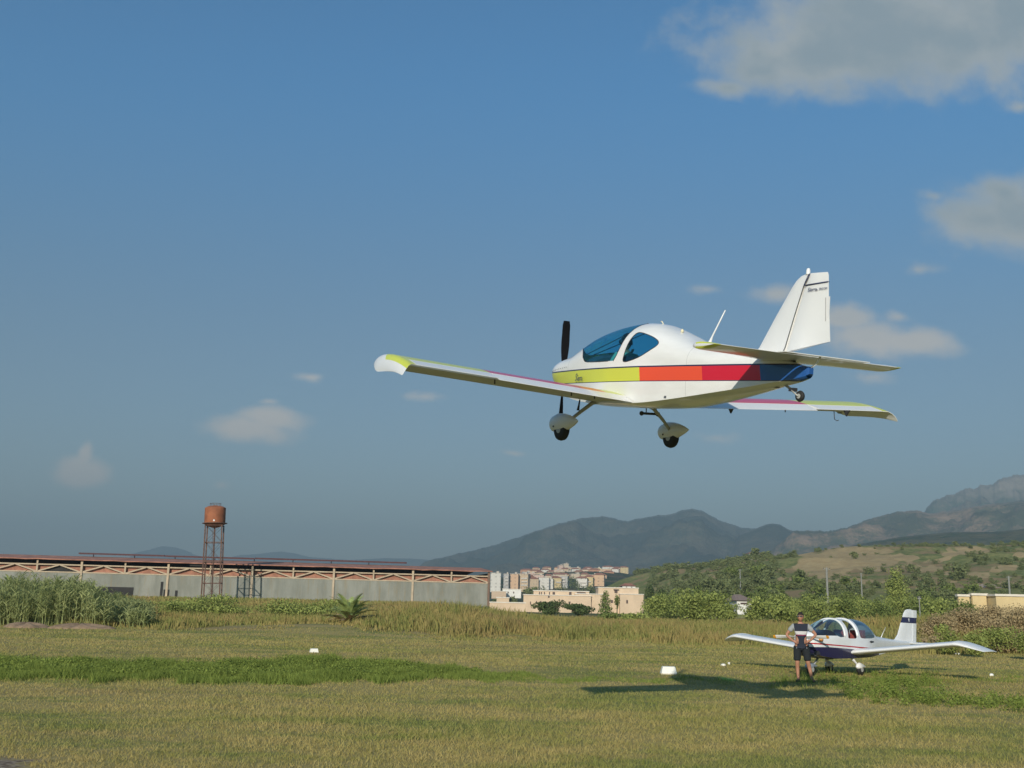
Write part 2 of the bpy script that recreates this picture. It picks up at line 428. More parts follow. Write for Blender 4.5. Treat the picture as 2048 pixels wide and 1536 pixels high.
add_hill('rocky_mountain', [(1800, 1120), (1845, 1030), (1855, 1012), (1866, 1000), (1880, 997), (1895, 989), (1912, 985), (1930, 977), (1950, 976), (1962, 968), (1985, 970), (1996, 958), (2012, 953), (2030, 950), (2048, 948), (2120, 935), (2250, 950), (2400, 1000), (2600, 1100)], 3300, 4600, m_rock, 'high rocky mountain with pale cliffs', jag=2.2, seed=11, amp=.06, nx=420, nr=60, fb=2.2)
add_hill('wooded_rise', [(1560, 1150), (1640, 1108), (1720, 1088), (1800, 1074), (1900, 1064), (1980, 1064), (2048, 1058), (2200, 1050), (2500, 1090)], 900, 1900, mtn_mat('wooded', (0.035, 0.06, 0.025), (0.11, 0.1, 0.05), (.2, .2, .1), 0.008), 'dark wooded rise under the brown ridge', seed=21, amp=.02, nx=300)
# hill that carries the town
TOWN = [(860, 1212), (920, 1190), (985, 1158), (1040, 1149), (1100, 1143), (1180, 1141), (1240, 1144), (1290, 1152), (1360, 1160), (1450, 1190)]
V, Fq = hill('town_hill', TOWN, 800, 1650, None, '', seed=31, amp=.003, power=.8)
tag(npmesh('town_hill', V.reshape(-1, 3), Fq, mtn_mat('town_slope', (0.045, 0.075, 0.03), (0.17, 0.13, 0.07), (.2, .2, .1), 0.02), smooth=True), 'gentle slope carrying the hillside town', kind='structure')
def interp_surface(V):
    def f(px, Y):
        # height of the surface along the column px at distance Y
        r0 = ray(V_px[0], 1000)[0]
        return None
    return f
def surf_z(V, px, Y):
    q = V[:, 0, 0] / V[:, 0, 1]; r = ray(px, 1150)[0]
    i = int(np.clip(np.searchsorted(q, r), 1, len(q) - 1)); k = (r - q[i - 1]) / (q[i] - q[i - 1])
    a = np.interp(Y, V[i - 1, :, 1], V[i - 1, :, 2]); b = np.interp(Y, V[i, :, 1], V[i, :, 2])
    return a * (1 - k) + b * k
VT = V
# near hill on the right with golden fields
HA = [(1120, 1216), (1180, 1190), (1240, 1160), (1280, 1146), (1330, 1138), (1400, 1134), (1450, 1126), (1500, 1118), (1560, 1116), (1600, 1109), (1640, 1101), (1680, 1094), (1740, 1091), (1800, 1091), (1900, 1091), (2000, 1089), (2048, 1086), (2200, 1080), (2500, 1100), (2700, 1160)]
VA, FA = hill('field_hill', HA, lambda p: float(np.interp(p, [1285, 1400], [345, 210])), 620, None, '', seed=41, amp=.012, nx=460, nr=110, power=.75, fb=2)
pxs, pys = proj(VA.reshape(-1, 3))
jx = pxs + 14 * np.sin(pys * .5) + 9 * np.sin(pxs * .13); jy = pys + 2.5 * np.sin(pxs * .06) + 1.8 * np.sin(pxs * .21)
def ell(cx, cy, a, b, sl=0.0):
    return np.clip(1.6 - 1.6 * np.hypot((jx - cx) / a, (jy - cy + sl * (jx - cx)) / b), 0, 1)
gold = np.maximum.reduce([ell(1690, 1112, 115, 22, .08), ell(1660, 1135, 110, 12, .05), ell(1730, 1128, 70, 16, 0), ell(1790, 1118, 60, 12, 0), ell(1650, 1130, 70, 9, 0), ell(1930, 1103, 55, 11, .18), ell(2010, 1138, 70, 6, .16), ell(1500, 1132, 28, 4), ell(1560, 1158, 60, 5), ell(1660, 1150, 60, 6), ell(1850, 1135, 60, 6), ell(1990, 1170, 80, 5), ell(1700, 1162, 90, 6), ell(1930, 1150, 60, 5), ell(2060, 1110, 50, 7), ell(1900, 1120, 50, 5), ell(1410, 1150, 30, 3), ell(1880, 1164, 50, 3)])
hm, t = new_mat('scrub_hill')
o = t.obj(); g_ = t.attr('gold'); a = t.noise(o, 0.05, 6.0, 0.7); b = t.noise(o, 0.3, 5.0, 0.7)
cg = t.mix(t.ss(b, 0.35, 0.65), (0.12, 0.15, 0.055), (0.25, 0.24, 0.095))
cg = t.mix(t.ss(a, 0.49, 0.60), cg, (0.28, 0.205, 0.11))
cgo = t.mix(t.ss(b, 0.3, 0.7), (0.34, 0.25, 0.13), (0.42, 0.32, 0.17))
finish(hm, t, t.mix(t.ss(t.m('ADD', g_, t.m('MULTIPLY', t.m('SUBTRACT', a, .5), .7)), 0.25, 0.45), cg, cgo), 0.95, spec=0.05, normal=t.bump(b, 0.7, 0.6))
tag(npmesh('field_hill', VA.reshape(-1, 3), FA, hm, smooth=True, attrs={'gold': gold}), 'near hill with golden fields and scrub on the right', kind='structure')
print('terrain done')
# ------------------------------------------------------------------ aircraft materials
white = plain('white_paint', (0.80, 0.79, 0.76), 0.28, 0.02, 1.5, coat=0.3)
white2 = plain('white_gelcoat', (0.78, 0.78, 0.76), 0.3, 0.03, 2.0)
grey_met = plain('grey_metal', (0.42, 0.42, 0.40), 0.4, 0.1, 6.0)
black = plain('black_rubber', (0.018, 0.018, 0.018), 0.75, 0.2, 30)
dark = plain('dark_fittings', (0.035, 0.035, 0.04), 0.5, 0.2, 10)
yellow = plain('yellow_green_paint', (0.62, 0.66, 0.07), 0.3, 0.03, 2.0, coat=0.2)
redm = plain('magenta_red_paint', (0.62, 0.03, 0.10), 0.3, 0.04, 2.0, coat=0.2)
orangem = plain('orange_paint', (0.80, 0.13, 0.04), 0.3, 0.04, 2.0, coat=0.2)
navy = plain('navy_paint', (0.02, 0.03, 0.09), 0.35, 0.05, 2.0)
bluem = plain('blue_paint', (0.02, 0.10, 0.34), 0.3, 0.05, 2.0)
redlens = plain('red_lens', (0.5, 0.03, 0.02), 0.15, 0.05, 5)
seatm = plain('dark_seat_fabric', (0.03, 0.05, 0.08), 0.9, 0.2, 12)
lining = plain('cabin_lining', (0.10, 0.11, 0.12), 0.8, 0.1, 5)

def glass_mat(name, tint, refl=0.06):
    mt, t = new_mat(name)
    tr = t.n('ShaderNodeBsdfTransparent'); tr.inputs[0].default_value = (*tint, 1)
    gl = t.n('ShaderNodeBsdfGlossy'); gl.inputs[0].default_value = (.9, .95, 1, 1); gl.inputs['Roughness'].default_value = 0.05
    lw = t.n('ShaderNodeLayerWeight'); lw.inputs[0].default_value = .5
    mx = t.n('ShaderNodeMixShader'); t.L.new(t.m('ADD', t.m('MULTIPLY', t.m('POWER', lw.outputs['Facing'], 5.0), .8), refl * .6, clamp=True), mx.inputs[0])
    t.L.new(tr.outputs[0], mx.inputs[1]); t.L.new(gl.outputs[0], mx.inputs[2])
    ou = t.n('ShaderNodeOutputMaterial'); t.L.new(mx.outputs[0], ou.inputs[0])
    return mt
glass_teal = glass_mat('teal_tinted_glass', (0.30, 0.68, 0.82))
glass_clear = glass_mat('clear_plexiglass', (0.72, 0.88, 0.92), 0.3)

def livery_sierra():
    mt, t = new_mat('striped_fuselage_paint')
    o = t.obj(); x, y, z = t.sep(o)
    xs_ = t.m('ADD', x, t.m('MULTIPLY', z, -0.12))
    nose = t.m('MULTIPLY', t.ss(x, 0.9, 2.4), -0.012)
    zt = t.m('ADD', 0.122, nose); zb = t.m('ADD', -0.052, t.m('MULTIPLY', t.ss(x, 0.9, 2.4), 0.004))
    c = t.mix(t.m('GREATER_THAN', xs_, -2.02), (0.02, 0.10, 0.34), (0.60, 0.012, 0.035))
    c = t.mix(t.m('GREATER_THAN', xs_, -1.18), c, (0.80, 0.085, 0.03))
    c = t.mix(t.m('GREATER_THAN', xs_, -0.11), c, (0.62, 0.64, 0.065))
    inb = t.m('MULTIPLY', t.m('LESS_THAN', z, zt), t.m('GREATER_THAN', z, zb))
    ln = t.m('ADD', t.m('MULTIPLY', t.m('GREATER_THAN', z, t.m('SUBTRACT', zt, 0.001)), t.m('LESS_THAN', z, t.m('ADD', zt, 0.017))),
             t.m('MULTIPLY', t.m('LESS_THAN', z, zb), t.m('GREATER_THAN', z, t.m('SUBTRACT', zb, 0.010))), clamp=True)
    nz = t.noise(t.v('MULTIPLY', o, (.5, 1, 2)), 2.0, 5.0, .65)
    wh = t.mix(t.ss(nz, .3, .7), (0.74, 0.73, 0.69), (0.84, 0.83, 0.80))
    seam = t.m('LESS_THAN', t.m('ABSOLUTE', t.m('SUBTRACT', x, 1.72)), .004)
    seam = t.m('MAXIMUM', t.m('MULTIPLY', seam, t.m('LESS_THAN', z, .4)), t.m('LESS_THAN', t.m('ABSOLUTE', t.m('ADD', x, .92)), .003))
    wh = t.mix(t.m('MULTIPLY', seam, .45), wh, (.25, .25, .24))
    belly = t.m('LESS_THAN', t.m('ADD', t.m('ABSOLUTE', y), 0), t.m('MULTIPLY', t.attr('belly'), 3.0))
    c = t.mix(inb, wh, c); c = t.mix(ln, c, (0.02, 0.025, 0.07))
    return finish(mt, t, c, 0.25, coat=0.4)

def section_fun(ST):
    def SF(x, tt):
        x = np.asarray(x, float); tt = np.asarray(tt, float)
        zt, zb, hw, zs, bf = [np.interp(x, ST[:, 0], ST[:, i]) for i in range(1, 6)]
        a = np.clip((tt - .45) / .55, 0, 1) * PI / 2
        zbv = zb - .03 * (1 - np.clip(tt / .18, 0, 1) ** 2); s = np.clip((tt - .18) / .27, 0, 1)
        y = np.where(tt < .18, np.clip(tt / .18, 0, 1) * hw * bf, np.where(tt < .45, hw * (bf + (1 - bf) * np.sin(s * PI / 2)), hw * np.cos(a) ** .85))
        z = np.where(tt < .18, zbv, np.where(tt < .45, zb + (zs - zb) * s, zs + (zt - zs) * np.sin(a) ** .95))
        return np.stack([x, y, z], -1)
    return SF
def smooth_poly(P, n=3):
    P = [np.array(p, float) for p in P]
    for _ in range(n):
        Q = []
        for i in range(len(P)):
            a, b = P[i], P[(i + 1) % len(P)]; Q += [a * .75 + b * .25, a * .25 + b * .75]
        P = Q
    return P
def inpoly(p, poly):
    x, y = p; c = False; n = len(poly); j = n - 1
    for i in range(n):
        xi, yi = poly[i]; xj, yj = poly[j]
        if (yi > y) != (yj > y) and x < (xj - xi) * (y - yi) / (yj - yi + 1e-12) + xi: c = not c
        j = i
    return c
def fuselage(SF, ST, holes, mats, names, root, body_name, nx=90, nt_=34, seal=None):
    """holes: list of outlines in (x, t); each becomes a glass part; returns the body mesh."""
    xs = np.linspace(ST[:, 0].min(), ST[:, 0].max(), nx)
    ts = np.unique(np.concatenate([np.linspace(0, .18, 5), np.linspace(.18, .45, 8), np.linspace(.45, 1, nt_ - 12)]))
    P = [Vector((x, tt * 2.5)) for x in xs for tt in ts]; E = []
    for h in holes:
        b = len(P); n = len(h)
        P += [Vector((p[0], p[1] * 2.5)) for p in h]; E += [(b + i, b + (i + 1) % n) for i in range(n)]
    vs, es, fs, *_ = delaunay_2d_cdt(P, E, [], 0, 1e-5)
    XT = np.array([(v[0], v[1] / 2.5) for v in vs]); G = SF(XT[:, 0], XT[:, 1])
    cl = []
    for f in fs:
        c = XT[list(f)].mean(0); k = -1
        for hi, h in enumerate(holes):
            if inpoly(c, h): k = hi; break
        cl.append(k)
    def mk(name, k, mat):
        sel = [f for f, c in zip(fs, cl) if c == k]
        res = []
        for sgn in (1, -1):
            idx = sorted({i for f in sel for i in f}); mp = {i: n for n, i in enumerate(idx)}
            V = G[idx] * np.array([1, sgn, 1]); Fc = [tuple(mp[i] for i in (f if sgn > 0 else f[::-1])) for f in sel]
            res.append((V, Fc))
        return res
    def joined(name, k, mat):
        m_ = MB()
        for V, Fc in mk(name, k, mat): m_.add(V, Fc)
        o = m_.build(name, mat, root, smooth=True)
        bm = bmesh.new(); bm.from_mesh(o.data); bmesh.ops.remove_doubles(bm, verts=bm.verts, dist=0.0004)
        bmesh.ops.recalc_face_normals(bm, faces=bm.faces); bm.to_mesh(o.data); bm.free()
        for p in o.data.polygons: p.use_smooth = True
        o.data.set_sharp_from_angle(angle=math.radians(38))
        return o
    body = joined(body_name, -1, mats[0])
    for hi, h in enumerate(holes):
        if names[hi] is None: continue
        if max(p[1] for p in h) > .995: outs = [joined(names[hi], hi, mats[1])]
        else:
            outs = []
            for V, Fc in mk(names[hi], hi, mats[1]):
                m_ = MB(); m_.add(V, Fc); outs.append(m_.build(names[hi], mats[1], root, smooth=True))
        if seal:
            for q, sgn in enumerate((1, -1)):
                hh = [p for p in h if p[1] < .999]
                pts = [SF(p[0], p[1]) * np.array([1, sgn, 1]) for p in hh]
                if max(p[1] for p in h) < .995: pts.append(pts[0])
                m_ = MB(); m_.tube(pts, seal, 5); m_.build('window_seal', dark, outs[min(q, len(outs) - 1)], smooth=True)
    return body

def foil(c, th, n=15, camb=0.02):
    u = (1 - np.cos(np.linspace(0, PI, n))) / 2
    yt = 5 * th * (0.2969 * np.sqrt(u) - 0.1260 * u - 0.3516 * u ** 2 + 0.2843 * u ** 3 - 0.1015 * u ** 4) * c
    yc = camb * 4 * u * (1 - u) * c
    return u * c, yc + yt, yc - yt
def foil_ring(LE, TE, th, y, u0=0.0, u1=1.0, n=12, camb=0.02, bluntness=0.0):
    """closed ring of an airfoil slice from chord fraction u0 to u1 (upper forward->aft, lower aft->forward)."""
    lx, lz = LE; tx, tz = TE
    c = math.hypot(tx - lx, tz - lz)
    X, up, lo = foil(1, th, 60, camb)
    us = u0 + (u1 - u0) * (1 - np.cos(np.linspace(0, PI, n))) / 2
    U = np.interp(us, X, up) * c; L = np.interp(us, X, lo) * c
    cl_ = [(lx + (tx - lx) * u, lz + (tz - lz) * u) for u in us]
    top = [(p[0], y, p[1] + h + .001) for p, h in zip(cl_, U)]; bot = [(p[0], y, p[1] + h - .001) for p, h in zip(cl_, L)]
    return top + bot[::-1]

# ------------------------------------------------------------------ people
def skin(name, nodes, edges, mat, parent, sub=2, squash=None, root_key=None):
    keys = list(nodes); me = bpy.data.meshes.new(name)
    me.from_pydata([nodes[k][0] for k in keys], [(keys.index(a), keys.index(b)) for a, b in edges], [])
    o = bpy.data.objects.new(name, me); COL.objects.link(o)
    sk = o.modifiers.new('s', 'SKIN'); sk.use_smooth_shade = True
    for i, k in enumerate(keys):
        r = nodes[k][1]; r = r if isinstance(r, tuple) else (r, r)
        me.skin_vertices[0].data[i].radius = r
        me.skin_vertices[0].data[i].use_root = (k == (root_key or keys[0]))
    sb = o.modifiers.new('u', 'SUBSURF'); sb.levels = sub; sb.render_levels = sub
    dg = bpy.context.evaluated_depsgraph_get()
    m2 = bpy.data.meshes.new_from_object(o.evaluated_get(dg)); bpy.data.objects.remove(o)
    m2.name = name
    if squash:
        for v in m2.vertices: v.co.y *= squash
    m2.polygons.foreach_set('use_smooth', np.full(len(m2.polygons), True))
    m2.materials.clear()
    return link(name, m2, mat, parent)
skinm = plain('tanned_skin', (0.42, 0.20, 0.12), 0.55, 0.06, 8)
hairm = plain('dark_hair', (0.02, 0.014, 0.01), 0.8, 0.3, 40)
def head_mesh(c, yaw, r=0.105):
    """head with brow, eye hollows, nose, mouth, chin and ears, facing -y before yaw"""
    bm = bmesh.new(); bmesh.ops.create_uvsphere(bm, u_segments=28, v_segments=20, radius=1)
    for v in bm.verts:
        x, y, z = v.co
        X = x * .74; Y = y * .92; Z = z * 1.16
        if z < -.15: X *= 1 - .32 * min(1, (-z - .15) / .8); 
        if z < -.2 and y > 0: Y *= 1 - .35 * min(1, (-z - .2) / .7)
        if y < -.5 and abs(x) < .22 and -.35 < z < .15: Y -= .20 * (1 - abs(x) / .22) * (1 - abs(z + .18) / .36)
        if y < -.5 and .15 < abs(x) < .5 and -.05 < z < .2: Y += .07
        if y < -.6 and abs(x) < .3 and -.62 < z < -.42: Y -= .05
        if abs(x) > .9 and abs(z) < .25 and -.1 < y < .3: X += .10 * (1 if x > 0 else -1)
        v.co = (X * r, Y * r, Z * r)
    M4 = Matrix.Translation(c) @ Matrix.Rotation(yaw, 4, 'Z')
    bm.transform(M4); return bm
def add_head(body, c, yaw):
    bm = head_mesh(c, yaw); b2 = bmesh.new(); b2.from_mesh(body.data)
    tmp = bpy.data.meshes.new('t'); bm.to_mesh(tmp); b2.from_mesh(tmp); b2.to_mesh(body.data)
    bpy.data.meshes.remove(tmp); bm.free(); b2.free()
    body.data.polygons.foreach_set('use_smooth', np.full(len(body.data.polygons), True))
def hair(c, yaw, parent, r=0.109):
    bm = bmesh.new(); bmesh.ops.create_uvsphere(bm, u_segments=24, v_segments=16, radius=1)
    rg = np.random.default_rng(3)
    for v in bm.verts:
        x, y, z = v.co; k = 1 + rg.uniform(-.03, .03)
        v.co = (x * .79 * r * k, y * .96 * r * k + .004, z * 1.2 * r * k)
    dl = [v for v in bm.verts if (v.co.z < .045 and v.co.y < -.02) or v.co.z < -.03]
    bmesh.ops.delete(bm, geom=dl, context='VERTS')
    bm.transform(Matrix.Translation(c) @ Matrix.Rotation(yaw, 4, 'Z'))
    me = bpy.data.meshes.new('hair'); bm.to_mesh(me); bm.free()
    me.polygons.foreach_set('use_smooth', np.full(len(me.polygons), True))
    return link('hair', me, hairm, parent)
def hand_nodes(nodes, edges, wrist, tag_, d, side, up, r=0.0085):
    """palm and five separate bent fingers growing from a wrist node; d=finger direction, side=across the palm, up=curl direction"""
    w = Vector(nodes[wrist][0]); d = Vector(d).normalized(); side = Vector(side).normalized(); up = Vector(up).normalized()
    nodes[tag_ + 'p'] = (tuple(w + d * .05), .026); edges.append((wrist, tag_ + 'p'))
    for k, (o_, L) in enumerate([(-.03, .07), (-.010, .08), (.010, .075), (.029, .06)]):
        a = w + d * .085 + side * o_; b = a + d * L * .5 + up * .012; c = b + d * L * .35 + up * .028
        nodes[f'{tag_}{k}a'] = (tuple(a), r * 1.15); nodes[f'{tag_}{k}b'] = (tuple(b), r); nodes[f'{tag_}{k}c'] = (tuple(c), r * .85)
        edges += [(tag_ + 'p', f'{tag_}{k}a'), (f'{tag_}{k}a', f'{tag_}{k}b'), (f'{tag_}{k}b', f'{tag_}{k}c')]
    a = w + d * .035 - side * .035; b = a + d * .03 - side * .02 + up * .015
    nodes[tag_ + 't1'] = (tuple(a), r * 1.3); nodes[tag_ + 't2'] = (tuple(b), r)
    edges += [(tag_ + 'p', tag_ + 't1'), (tag_ + 't1', tag_ + 't2')]

# ------------------------------------------------------------------ the flying aeroplane
PC = Vector((2.01947347, 13.87396292, 3.0269137 + CH))
PX = Vector((-0.49158765, 0.85668308, 0.15631916)); PN = Vector((-0.86971417, -0.4920606, -0.03838781)); PZ = PX.cross(PN).normalized(); PN = PZ.cross(PX).normalized()
plane = empty('light_aeroplane', mat=Matrix(((PX.x, PN.x, PZ.x, PC.x), (PX.y, PN.y, PZ.y, PC.y), (PX.z, PN.z, PZ.z, PC.z), (0, 0, 0, 1))))
tag(plane, 'white low-wing tailwheel aeroplane with yellow, orange, red and blue stripe flying low over the field', 'aeroplane')
ST1 = np.array([
 (2.45,.19,.07,.10,.13,.9),(2.42,.25,.0,.24,.12,.8),(2.34,.31,-.06,.32,.12,.78),(2.15,.35,-.14,.38,.14,.78),(1.85,.395,-.24,.42,.16,.82),
 (1.5,.545,-.30,.46,.18,.88),(1.22,.65,-.325,.48,.2,.92),(.9,.715,-.335,.5,.2,.95),(.6,.75,-.34,.515,.2,.97),(.29,.765,-.345,.515,.2,.97),
 (0,.735,-.34,.51,.2,.97),(-.2,.67,-.33,.49,.2,.97),(-.42,.59,-.31,.46,.2,.97),(-.83,.445,-.265,.405,.18,.97),(-1.3,.375,-.205,.33,.15,.97),(-1.78,.335,-.14,.24,.12,.97),
 (-2.2,.22,-.075,.15,.09,.97),(-2.5,.12,-.03,.08,.06,.97),(-2.6,.10,.0,.05,.05,.97)])[::-1]
def pchip(x, y, q):
    h = np.diff(x); d = np.diff(y) / h; m_ = np.zeros(len(x))
    for k in range(1, len(x) - 1):
        if d[k - 1] * d[k] > 0:
            w1 = 2 * h[k] + h[k - 1]; w2 = h[k] + 2 * h[k - 1]; m_[k] = (w1 + w2) / (w1 / d[k - 1] + w2 / d[k])
    m_[0], m_[-1] = d[0], d[-1]
    i = np.clip(np.searchsorted(x, q) - 1, 0, len(h) - 1); s = (q - x[i]) / h[i]
    return (1 + 2 * s) * (1 - s) ** 2 * y[i] + s * (1 - s) ** 2 * h[i] * m_[i] + s * s * (3 - 2 * s) * y[i + 1] + s * s * (s - 1) * h[i] * m_[i + 1]
def densify(ST):
    xs = np.linspace(ST[0, 0], ST[-1, 0], 161)
    out = [xs]
    for k in range(1, 6):
        v = pchip(ST[:, 0], ST[:, k], xs)
        ker = np.exp(-np.linspace(-2, 2, 13) ** 2); ker /= ker.sum(); vp = np.pad(v, 6, mode='reflect', reflect_type='odd'); sm = np.convolve(vp, ker, 'valid')
        w = np.clip((xs[-1] - .12 - xs) / .25, 0, 1); v = v * (1 - w) + sm * w
        out.append(v)
    return np.stack(out, -1)
ST1 = densify(ST1)
SF1 = section_fun(ST1)
sidewin = smooth_poly([(.262, .458), (.245, .50), (.222, .58), (.195, .66), (.15, .722), (.08, .728), (-.08, .715), (-.22, .705), (-.345, .672), (-.36, .62), (-.26, .552), (-.13, .495), (0, .468), (.15, .452), (.22, .450)], 2)
ws = [(.475, .462), (.42, .50), (.375, .56), (.345, .63), (.318, .70), (.29, .77), (.27, .85), (.262, .93), (.26, 1.0)]
wf = []
for k in np.linspace(0, 1, 16):
    tt = 1 - k * (1 - .50); a = max(0, (tt - .45) / .55) * PI / 2; y = .45 * math.cos(a) ** .85
    wf.append((1.85 - .57 * (y / .45) ** 1.6, tt))
ws = ws + wf[:-1] + [(1.245, .492), (1.215, .478), (1.15, .470), (1.0, .466), (.8, .463), (.6, .462)]
body = fuselage(SF1, ST1, [ws, [tuple(p) for p in sidewin]], (livery_sierra(), glass_teal), ['windshield', 'side_window'], plane, 'fuselage', nx=170, nt_=46, seal=0.006)
MB().loft([[(x, yy * k, .05 + zz * k * 1.1) for yy, zz in ((-.05, -.045), (.05, -.045), (.05, .05), (-.05, .05))] for x, k in ((-2.595, 1), (-2.63, .6))]).build('tail_cap', bluem, plane)
MB().loft([[(x, math.cos(a) * .22 * k, .125 + math.sin(a) * .12 * k) for a in np.linspace(0, 2 * PI, 20, endpoint=False)] for x, k in ((2.36, 1), (2.43, .9), (2.44, .4))]).build('nose_bowl', white, plane, smooth=True, sharp=50)
blkp = plain('black_propeller_paint', (.006, .006, .007), .85, .1, 5, spec=.08)
# spinner, propeller
m = MB(); m.lathe([(.001, .22), (.03, .2), (.075, .12), (.10, .04), (.105, 0)], 20, (2.47, 0, .15), 'x'); m.build('spinner', dark, plane, smooth=True, sharp=50)
for sg in (1, -1):
    rings = []
    for q in np.linspace(0, 1, 12):
        r_ = .06 + .74 * q; w_ = (.04 + .085 * math.sin(min(1, q * 1.25 + .12) * PI * .62)) * (1 if q < .93 else .8); tw = math.radians(62 - 48 * q); th_ = .02 * (1 - .7 * q)
        ring = []
        for a in np.linspace(0, 2 * PI, 12, endpoint=False):
            cx, cx2 = math.cos(a) * w_ / 2, math.sin(a) * th_ / 2
            ring.append((2.53 + cx * math.sin(tw) + cx2 * math.cos(tw), sg * (cx * math.cos(tw) - cx2 * math.sin(tw)) + .03 * sg * 0, .15 + sg * r_))
        rings.append(ring)
    MB().loft(rings).build('propeller_blade', blkp, plane, smooth=True, sharp=60)
MB().tube([(2.4, 0, .15), (2.54, 0, .15)], .05, 12).build('propeller_hub', grey_met, plane, smooth=True, sharp=40)
# cabin
MB().box((.60, .24, -.16), (.42, .4, .12)).box((.34, .24, .06), (.12, .38, .45)).build('seat', seatm, plane)
MB().box((.60, -.24, -.16), (.42, .4, .12)).box((.34, -.24, .06), (.12, .38, .45)).build('seat', seatm, plane)
m = MB(); rings = []
for x in (1.45, 1.32, 1.22, 1.14):
    z = {1.45: .27, 1.32: .35, 1.22: .37, 1.14: .33}[x]
    rings.append([(x, yy * .43, z - .12 * abs(yy) ** 3) for yy in np.linspace(-1, 1, 9)] + [(x, .40, .0), (x, -.40, .0)])
m.loft(rings).build('instrument_panel', lining, plane, smooth=True, sharp=50)
m = MB(); m.box((-.33, 0, .0), (.03, .84, .5)); m.build('rear_bulkhead', lining, plane)
MB().box((.35, 0, -.26), (1.9, .86, .03)).build('cabin_floor', lining, plane)

# wings
def le(y): return (np.interp(y, [.0, .5, 3.75], [1.14, 1.10, .80]), np.interp(y, [0, .5, 3.75], [-.285, -.265, -.10]))
def te(y): return (np.interp(y, [0, .5, 2.59, 3.75], [.0, -.03, -.19, -.33]), np.interp(y, [0, .5, 2.59, 3.75], [-.335, -.315, -.20, -.15]))
TH = .135
under = plain('shaded_underside_white', (.50, .49, .45), .5, .08, 2)  # darker copy of the wing white, with the underside's shade put into its colour
def wing_side(s):
    ys = [.40, .8, 1.15, 1.7, 2.3, 2.6, 2.9, 3.3, 3.74]; HN = .80
    m = MB(); n = 14
    rings = [[(p[0], p[1] * s, p[2]) for p in foil_ring(le(y), te(y), TH, y, 0, HN, n, camb=.035)] for y in ys]
    def mf(i, k):
        y = (ys[i] + ys[i + 1]) / 2
        if k < n - 1 and rings[i][k][0] < rings[i][0][0] - .30 * 1.1:
            return 1 if y > 2.6 else (2 if y > 1.15 else (3 if y > .8 else 1))
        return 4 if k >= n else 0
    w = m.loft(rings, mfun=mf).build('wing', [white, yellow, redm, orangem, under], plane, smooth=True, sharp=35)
    for nm, ya, yb, dr in (('flap', .52, 2.585, 5), ('aileron', 2.61, 3.735, 0)):
        rr_ = []
        for y in np.linspace(ya, yb, 5):
            ring = foil_ring(le(y), te(y), TH, y, HN + .014, 1.0, 8, camb=.035)
            hx = le(y)[0] + (te(y)[0] - le(y)[0]) * HN; hz = ring[0][2] - .02; a = math.radians(dr)
            ring = [(hx + (p[0] - hx) * math.cos(a) + (p[2] - hz) * math.sin(a), y * s, hz - .0 + (p[2] - hz) * math.cos(a) - (hx - p[0]) * math.sin(a)) for p in ring]
            rr_.append(ring)
        MB().loft(rr_).build(nm, white, plane, smooth=True, sharp=35)
    tips = [(3.745, .80, -.33, -.10, -.15, 1), (3.785, .79, -.345, -.10, -.15, 1), (3.825, .77, -.37, -.103, -.152, .97), (3.865, .73, -.40, -.118, -.175, .88), (3.90, .66, -.425, -.15, -.21, .74), (3.93, .58, -.44, -.185, -.25, .55), (3.945, .50, -.44, -.21, -.28, .3), (3.95, .42, -.42, -.22, -.285, .08)]
    rr_ = [[(p[0], (p[1] - max(0, a[0] - 3.745) * .35 * (p[0] - a[2]) / (a[1] - a[2])) * s, p[2]) for p in foil_ring((a[1], a[3]), (a[2], a[4]), TH * a[5], a[0], 0, 1, 16, camb=.035)] for a in tips]
    wt = MB().loft(rr_, mfun=lambda i, k: 1 if (i < 4 and k < 15 and rr_[i][k][0] < rr_[i][0][0] - .30) else 0).build('wing_tip', [white, yellow], plane, smooth=True, sharp=50)
    MB().lathe([(.001, .05), (.018, .045), (.025, .02), (.025, -.03)], 10, (.57, 3.83 * s, -.165), 'x').build('navigation_light', redlens if s > 0 else grey_met, wt, smooth=True)
for s in (1, -1): wing_side(s)
# root fillet and underside fittings
for y, x, z, h in [(-1.2, .05, -.29, .07), (-3.1, -.25, -.20, .07)]:
    MB().prism([(x + .06, z + .02), (x - .06, z + .02), (x, z - h)], y - .012, y + .012).build('hinge_bracket', dark, plane)
for y, x, z in [(2.55, .0, -.21), (-2.15, .0, -.22), (1.45, .0, -.27), (1.1, -.0, -.28)]:
    MB().tube([(x, y, z), (x - .005, y, z - .055)], .009, 6).build('underwing_bracket', dark, plane)
MB().tube([(-.15, -2.95, -.2), (-.15, -2.97, -.32), (-.17, -3.0, -.34), (-.2, -3.0, -.33)], .006, 6).build('pitot_hook', dark, plane, smooth=True)
MB().tube([(.95, .7, -.31), (.96, .705, -.40), (.965, .71, -.46)], [.009, .014, .02], 8).build('pitot_tube', dark, plane, smooth=True)
m = MB()
for k in (0, 1): m.tube([(1.05 - k * .1, -.50 - .1 * k, -.33), (1.06 - k * .1, -.51 - .1 * k, -.41)], .008, 6)
m.tube([(1.10, -.46, -.42), (.93, -.62, -.42)], .018, 8); m.lathe([(.001, -.035), (.025, -.025), (.035, 0), (.025, .025), (.001, .035)], 10, (1.10, -.46, -.42), 'z'); m.lathe([(.001, -.035), (.025, -.025), (.035, 0), (.025, .025), (.001, .035)], 10, (.93, -.62, -.42), 'z')
m.build('landing_lamp_bar', dark, plane, smooth=True)
